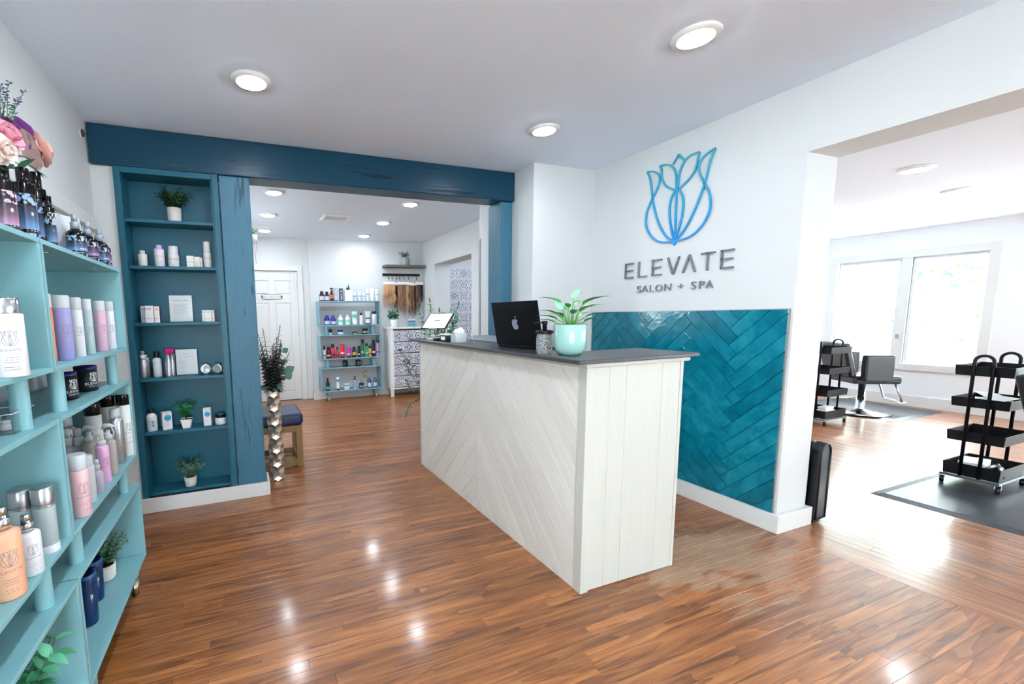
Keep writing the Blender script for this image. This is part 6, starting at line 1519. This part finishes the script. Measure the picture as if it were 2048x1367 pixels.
# mint pot with a peace lily on the desk
PX, PY = 1.425, 1.618
t = thing('peace_lily', 'peace lily in a glossy mint ceramic pot on the desk corner', 'plant', (PX, PY, TZ))
g = NT('mint_glaze'); g.b.inputs['Base Color'].default_value = (*lin((152, 196, 188)), 1); g.b.inputs['Roughness'].default_value = 0.12; g.b.inputs['Coat Weight'].default_value = 0.6
PR, PH = 0.0735, 0.142
pot(t, [(0, 0), (PR * 0.60, 0), (PR * 0.70, 0.004), (PR * 0.84, 0.014), (PR * 0.95, 0.034), (PR, 0.06), (PR, PH - 0.002), (PR * 0.985, PH), (PR * 0.95, PH), (PR * 0.93, PH * 0.88)], g.m, PH * 0.90, PR * 0.935, 40)
part('pot_rim', MB().lathe([(PR * 0.95, PH + 0.0003), (PR * 0.97, PH + 0.001), (PR * 0.99, PH + 0.0003)], 40, caps=False), C(150, 110, 80), t)
lf1 = MB().leaf((0, 0, 0), (1, 0, 0), (0, 0, 1), 1.0, 0.38, 0.38, 8, 0.35, 'lance').mesh('leaf'); lf1.materials.append(leafmat((62, 156, 70), 0.3))
lf2 = MB().leaf((0, 0, 0), (1, 0, 0), (0, 0, 1), 1.0, 0.55, 0.10, 8, 0.3).mesh('spathe'); lf2.materials.append(leafmat((150, 205, 178), 0.4))
st = MB(); r_ = random.Random(31)
# (azimuth, horizontal reach, rise, leaf length)
LV = [(-0.36, 0.055, 0.10, 0.125), (2.75, 0.05, 0.11, 0.115), (2.3, 0.06, 0.04, 0.105), (-0.75, 0.06, 0.07, 0.10), (0.2, 0.05, 0.08, 0.09), (-1.3, 0.055, 0.06, 0.085), (3.4, 0.055, 0.035, 0.10), (-2.2, 0.05, 0.05, 0.085),
      (1.2, 0.04, 0.10, 0.09), (-0.1, 0.065, 0.045, 0.085), (-1.7, 0.04, 0.09, 0.07), (2.0, 0.05, 0.08, 0.08), (0.9, 0.06, 0.05, 0.08), (-2.8, 0.06, 0.06, 0.09), (-0.55, 0.075, 0.025, 0.09), (2.9, 0.07, 0.02, 0.09)]
CAMR = math.atan2(-0.72, 0.69)     # screen-right direction seen from the front
for az, rc, rs, LL in LV:
    a = az + CAMR; d_ = Vector((math.cos(a), math.sin(a), 0)); b0 = Vector((d_.x * 0.015, d_.y * 0.015, PH * 0.9)); b1 = Vector((d_.x * rc, d_.y * rc, PH * 0.9 + rs)); md = b0.lerp(b1, 0.5) + Vector((0, 0, rs * 0.2))
    st.tube([b0, md, b1], 0.0018, 5); put_leaf(lf1, t, b1, d_ + Vector((0, 0, 0.55 + rs * 2)), (0, 0, 1), LL)
for az, rc, rs, LL in ((-0.3, 0.012, 0.135, 0.055), (2.9, 0.045, 0.085, 0.055)):
    a = az + CAMR; d_ = Vector((math.cos(a), math.sin(a), 0)); b1 = Vector((d_.x * rc, d_.y * rc, PH * 0.9 + rs)); st.tube([(0, 0, PH * 0.9), b1 * 0.5 + Vector((0, 0, PH * 0.45)), b1], 0.0016, 5)
    put_leaf(lf2, t, b1 - Vector((d_.x, d_.y, 0)) * 0.01, d_ * 0.8 + Vector((0, 0, 0.75)), (-0.69, -0.72, 0.2), LL)
for k in range(14):
    a = r_.uniform(0, 2 * PI); q = r_.uniform(0.02, 0.045); st.tube([(0.01 * math.cos(a), 0.01 * math.sin(a), PH * 0.88), (q * math.cos(a), q * math.sin(a), PH + r_.uniform(0.02, 0.05))], 0.0015, 5)
part('stems', st, C(86, 160, 66, 0.4), t)

# far shelf, floating shelf, dresser plants
p, hh = PLANT_CUBE
t = thing('aloe_plant', 'tiny dark pointed plant growing from the white square planter', 'plant', p + Vector((0, 0, hh)), 0)
mb = MB()
for a, L_, e_ in ((0.3, 0.10, 1.4), (2.6, 0.055, 0.9), (-0.6, 0.05, 0.8), (1.6, 0.06, 1.0), (-2.0, 0.06, 1.0)): mb.leaf((0, 0, 0), (math.cos(a) * math.cos(e_), math.sin(a) * math.cos(e_), math.sin(e_)), (math.sin(a), -math.cos(a), 0), L_, 0.028, 0.05, 4, 0.4, 'lance')
part('leaves', mb, leafmat((40, 84, 66)), t); part('crown', MB().lathe([(0.008, 0), (0.006, 0.006), (0, 0.008)], 8, caps=False), STEM, t)
t = thing('potted_plant', 'grassy plant in a grey patterned pot on the floating shelf', 'plant', (2.455, 6.575, 2.0705), 0, 'small potted plants'); small_pot(t, 0.075, 0.125, mat((150, 156, 160), 0.6, bump=0.5, bscale=60, var=0.3), 0.95)
stems(t, random.Random(41), 22, (0, 0, 0.10), 0.11, 0.10, (0.045, 0.008), leafmat((56, 112, 70)), pairs=4, start=0.2)
t = thing('potted_plant', 'broad leaved green plant in a clear white pot on the dresser', 'plant', (2.20, 6.45, 1.0985), 0, 'small potted plants'); small_pot(t, 0.062, 0.115, mat((224, 226, 226), 0.3), 0.9)
stems(t, random.Random(42), 9, (0, 0, 0.09), 0.15, 0.10, (0.075, 0.045), leafmat((30, 118, 78), 0.35), pairs=3, start=0.45, hvar=0.5)

# tall greenery behind the desk end
t = thing('floor_plant', 'tall mixed greenery standing behind the far end of the desk', 'plant', (2.12, 4.55, 0))
pot(t, [(0, 0), (0.11, 0), (0.13, 0.02), (0.16, 0.35), (0.14, 0.60), (0.12, 0.62), (0.11, 0.5)], mat((228, 228, 224), 0.4), 0.52, 0.11)
stems(t, random.Random(51), 12, (0, 0, 0.5), 0.93, 0.30, (0.085, 0.042), leafmat((42, 146, 84), 0.35), pairs=9, start=0.45, stem_r=0.005, hvar=0.3)
t = thing('eucalyptus_spray', 'trailing eucalyptus branches hanging left of the desk end', 'plant', (1.61, 3.68, 0))
pot(t, [(0, 0), (0.06, 0), (0.075, 0.02), (0.085, 0.3), (0.05, 0.42), (0.055, 0.46), (0.045, 0.46), (0.04, 0.42)], mat((214, 214, 210), 0.4), 0.40, 0.042)
fl, st = MB(), MB(); r_ = random.Random(52)
for path in ([(0, 0, 0.4), (-0.10, 0.02, 0.7), (-0.22, 0.03, 0.86), (-0.295, 0.03, 0.97)], [(0, 0, 0.4), (-0.11, 0, 0.62), (-0.21, 0.0, 0.76), (-0.26, 0, 0.88)], [(0, 0, 0.42), (-0.10, 0.0, 0.56), (-0.20, 0, 0.60), (-0.25, 0, 0.70)], [(0, 0, 0.42), (-0.12, 0, 0.50), (-0.22, 0.0, 0.44), (-0.26, 0, 0.33)], [(0, 0, 0.4), (0.04, 0.06, 0.7), (0.07, 0.1, 0.9)]):
    sp_ = [Vector(q) for q in path]; st.tube(sp_, 0.003, 5)
    for k in range(len(sp_) - 1):
        for j in range(4):
            q = sp_[k].lerp(sp_[k + 1], (j + 0.5) / 4)
            if k == 0 and j < 3: continue
            for s_ in range(2):
                d_ = rdir(r_, -0.3, 0.7); fl.leaf(q, d_, (0.1, 0.2, 1), r_.uniform(0.04, 0.06), r_.uniform(0.03, 0.042), 0.15, 4, 0.1)
part('leaves', fl, leafmat((70, 118, 92)), t); part('stems', st, STEM, t)

# eucalyptus bouquet in the gold vase
t = thing('eucalyptus_bouquet', 'dark dried eucalyptus branches standing in the gold vase', 'dried bouquet', (0.178, 3.475, 0.50))
DARKL = leafmat((52, 58, 58), 0.6); fl, st = MB(), MB(); r_ = random.Random(61)
for i in range(26):
    a = r_.uniform(0, 2 * PI); hh = r_.uniform(0.42, 0.62); sp = r_.uniform(0.02, 0.12)
    if i < 3: hh, sp, a = (0.70, 0.68, 0.64)[i], (0.06, 0.03, 0.07)[i], (0.0, 3.0, 3.4)[i]
    d_ = Vector((math.cos(a), math.sin(a), 0)); path = [Vector((0, 0, 0.02)) + d_ * (0.02 * q + sp * q ** 2) + Vector((0, 0, hh * q)) for q in [k / 8 for k in range(9)]]
    st.tube(path, 0.0022, 5); n = 22
    for k in range(n):
        q = 0.42 + 0.58 * k / n; j = min(7, int(q * 8)); p_ = path[j].lerp(path[j + 1], q * 8 - j); tg = (path[j + 1] - path[j]).normalized()
        s0 = tg.cross(Vector((0.3, 1, 0.1))).normalized(); ro = Matrix.Rotation(k * 1.57, 3, tg); sc = 0.052 * (1.15 - 0.75 * (q - 0.42) / 0.58)
        for sg_ in (-1, 1): fl.leaf(p_, (ro @ (s0 * sg_)) + tg * 0.12, tg, sc, sc * 0.75, 0.15, 3, 0.2)
o = part('foliage', fl, DARKL, t); o['kind'] = 'stuff'; part('stems', st, C(60, 56, 46, 0.7), t)
rl = MB().leaf((0, 0, 0), (1, 0, 0), (0, 0, 1), 1.0, 0.9, 0.12, 6, 0.1).mesh('leaf'); rl.materials.append(leafmat((66, 112, 96), 0.5))
for px, py, L_ in ((571, 700, 0.05), (572, 722, 0.03), (566, 724, 0.055), (580, 738, 0.075), (570, 742, 0.07), (578, 752, 0.06), (568, 755, 0.04), (556, 760, 0.055), (546, 765, 0.05), (559, 772, 0.05), (526, 775, 0.05), (536, 778, 0.045), (528, 720, 0.045), (532, 735, 0.05)):
    q = pt(px, py, 1, 3.475 + r_.uniform(-0.05, 0.03)) - Vector((0.178, 3.475, 0.50)); out = Vector((q.x + 0.02, -0.05, 0.1 if py < 765 else -0.3)).normalized()
    put_leaf(rl, t, q - out * L_ * 0.5, out, (0.15, -1, 0.3), L_)

# flower bouquet on top of the near mint shelf
BXY = pt(8, 330, 0, -0.66); t = thing('flower_bouquet', 'silk bouquet of pink and purple roses with lavender on the mint shelf', 'flowers', (-0.66, BXY.y + 0.01, ZT))
pot(t, [(0, 0), (0.035, 0), (0.045, 0.02), (0.04, 0.07), (0.03, 0.085), (0.026, 0.08)], WHITE, 0.07, 0.032)
def rose(name, c, n_, rad, mt):
    ro = bpy.data.objects.new(name, None); COL.objects.link(ro); ro.parent = t; ro.location = c
    up_ = Vector(n_).normalized(); ro.rotation_euler = Vector((0, 0, 1)).rotation_difference(up_).to_euler()
    r2 = random.Random(int(rad * 1e4))
    def petal(a, el, L_, w, cup):
        d_ = Vector((math.cos(a), math.sin(a), 0)); s_ = Vector((-d_.y, d_.x, 0)); vs = []; fs = []; M_, N_ = 6, 6
        for i in range(M_ + 1):
            q = i / M_; e2 = el - 0.75 * q * (1.25 - el); ww = w * (0.25 + 0.95 * math.sin(PI * min(1, 0.12 + q * 0.62))) * (1 if q < 0.95 else 0.8)
            c0 = d_ * (rad * 0.06 + L_ * q * math.cos(e2)) + Vector((0, 0, L_ * q * math.sin(max(e2, -0.2))))
            for k in range(N_ + 1):
                u = k / N_ * 2 - 1; vs.append(c0 + s_ * (u * ww * 0.5) + (Vector((0, 0, 1)) * 0.5 - d_ * 0.8 * math.sin(el)) * (cup * w * u * u * 0.35) - d_ * (abs(u) ** 2.5) * L_ * 0.16 * q + Vector((0, 0, 1)) * r2.uniform(-1, 1) * 0.012 * rad)
        for i in range(M_):
            for k in range(N_): b0 = i * (N_ + 1) + k; fs.append((b0, b0 + 1, b0 + N_ + 2, b0 + N_ + 1))
        return MB().add(vs, fs, True)
    for ring, (cnt, el, L_, w) in enumerate(((3, 1.35, 0.62, 0.6), (5, 1.1, 0.8, 0.85), (6, 0.75, 0.95, 1.0), (7, 0.35, 1.05, 1.1))):
        for k in range(cnt): part('petal', petal(2 * PI * (k + 0.5 * ring) / cnt + r2.uniform(-0.15, 0.15), el, rad * L_, rad * w, 0.9 - 0.2 * ring), mt, ro)
    return ro
def at_(px, py, x): q = pt(px, py, 0, x); return (q.x + 0.66, q.y - BXY.y - 0.01, q.z - ZT)
rose('rose', at_(68, 300, -0.62), (0.6, 0.45, 0.25), 0.060, C(226, 182, 172, 0.6))
rose('rose', at_(38, 266, -0.66), (0.5, 0.5, 0.5), 0.050, C(150, 84, 166, 0.6))
rose('rose', at_(6, 272, -0.60), (0.8, -0.3, 0.4), 0.050, C(226, 164, 182, 0.6))
rose('rose', at_(-6, 250, -0.66), (0.6, -0.3, 0.6), 0.045, C(98, 34, 92, 0.6))
rose('rose', at_(2, 298, -0.58), (0.9, -0.2, 0.1), 0.040, C(234, 216, 210, 0.6))
lv, la, st = MB(), MB(), MB(); r_ = random.Random(71)
for px, py, L_ in ((30, 322, 0.06), (50, 326, 0.06), (70, 338, 0.07), (20, 330, 0.05), (10, 318, 0.055), (44, 312, 0.05), (58, 318, 0.05), (26, 308, 0.05), (5, 338, 0.05), (38, 340, 0.05), (80, 345, 0.045)):
    q = at_(px, py, -0.62 + r_.uniform(-0.03, 0.03)); d_ = Vector((0.5, q[1] * 6 + r_.uniform(-.4, .4), r_.uniform(-0.3, 0.5))); lv.leaf(Vector(q) - d_.normalized() * L_ * 0.5, d_, (0.4, 0, 1), L_, L_ * 0.45, 0.2)
for (x0, y0), (x1, y1), (x2, y2) in (((12, 280), (22, 222), (52, 178)), ((12, 280), (16, 220), (14, 182)), ((10, 280), (2, 205), (20, 163)), ((14, 280), (26, 215), (34, 200)), ((8, 280), (-4, 210), (2, 170)), ((12, 275), (8, 230), (4, 195))):
    A, Bq, Cq = (Vector(at_(x, y, -0.64)) for x, y in ((x0, y0), (x1, y1), (x2, y2))); path = [A * (1 - q) ** 2 + Bq * 2 * q * (1 - q) + Cq * q * q for q in [k / 10 for k in range(11)]]
    st.tube(path, 0.0012, 5)
    for k in range(34):
        q = k / 34; j = min(9, int(q * 10)); p_ = path[j].lerp(path[j + 1], q * 10 - j); tg = (path[j + 1] - path[j]).normalized(); d_ = rdir(r_, -0.6, 0.6) + tg * 0.6
        (la if q > 0.62 else lv).leaf(p_, d_, tg, 0.016 if q < 0.62 else 0.012, 0.004 if q < 0.62 else 0.006, 0.1, 2, 0.2)
o = part('lavender_heads', la, leafmat((88, 88, 138), 0.7), t); o['kind'] = 'stuff'
o = part('leaves', lv, leafmat((66, 126, 96), 0.5), t); o['kind'] = 'stuff'; part('stems', st, C(100, 136, 120, 0.6), t)

# hanging plant glimpsed past the blue post
q = pt(506, 470, 1, 6.2)
t = thing('hanging_plant', 'thin trailing plant hanging in the back room, just past the blue post', 'plant', (q.x - 0.03, 6.2, q.z))
pot(t, [(0, -0.1), (0.05, -0.1), (0.075, -0.06), (0.08, 0.0), (0.075, 0.0), (0.06, -0.05)], mat((214, 210, 202), 0.6), -0.02, 0.07)
part('cord', MB().tube([(0, 0, -0.05), (0, 0, ZC - q.z - 0.002)], 0.003, 6), C(60, 56, 52, 0.8), t)
stems(t, random.Random(81), 10, (0, 0, -0.02), 0.10, 0.12, (0.035, 0.02), leafmat((76, 150, 98)), pairs=4, start=0.3)
mb = MB()
for k in range(16): mb.lathe([(0, -0.006), (0.006, 0), (0, 0.006)], 8, (0.055 + 0.012 * math.sin(k * 0.4), -0.05, -0.04 - 0.022 * k), caps=False)
part('bead_string', mb, C(30, 30, 32), t)

# ------------------------------------------------------------------ trees outside the salon window
def tree(x, y, h, rad, label, col):
    t = thing('garden_tree', label, 'tree', (x, y, -0.8), 0, 'trees outside the window'); r = random.Random(int(x * 10 + y * 7))
    part('trunk', MB().tube([(0, 0, 0), (0.05, 0.03, h * 0.3), (-0.04, 0.05, h * 0.6), (0, 0, h * 0.85)], [0.14, 0.11, 0.07, 0.03], 8), C(96, 78, 62, 0.9), t)
    fl = MB()
    for k in range(900):
        d_ = rdir(r, -1.2, 1.5); q = Vector((d_.x * rad, d_.y * rad, d_.z * h * 0.36)) * r.uniform(0.45, 1.0) + Vector((0, 0, h * 0.62))
        fl.leaf(q, rdir(r, -1, 0.6), (0.2, 0.3, 1), r.uniform(0.16, 0.30), r.uniform(0.09, 0.16), 0.2, 2, 0.2)
    o = part('foliage', fl, leafmat(col, 0.6), t); o['kind'] = 'stuff'
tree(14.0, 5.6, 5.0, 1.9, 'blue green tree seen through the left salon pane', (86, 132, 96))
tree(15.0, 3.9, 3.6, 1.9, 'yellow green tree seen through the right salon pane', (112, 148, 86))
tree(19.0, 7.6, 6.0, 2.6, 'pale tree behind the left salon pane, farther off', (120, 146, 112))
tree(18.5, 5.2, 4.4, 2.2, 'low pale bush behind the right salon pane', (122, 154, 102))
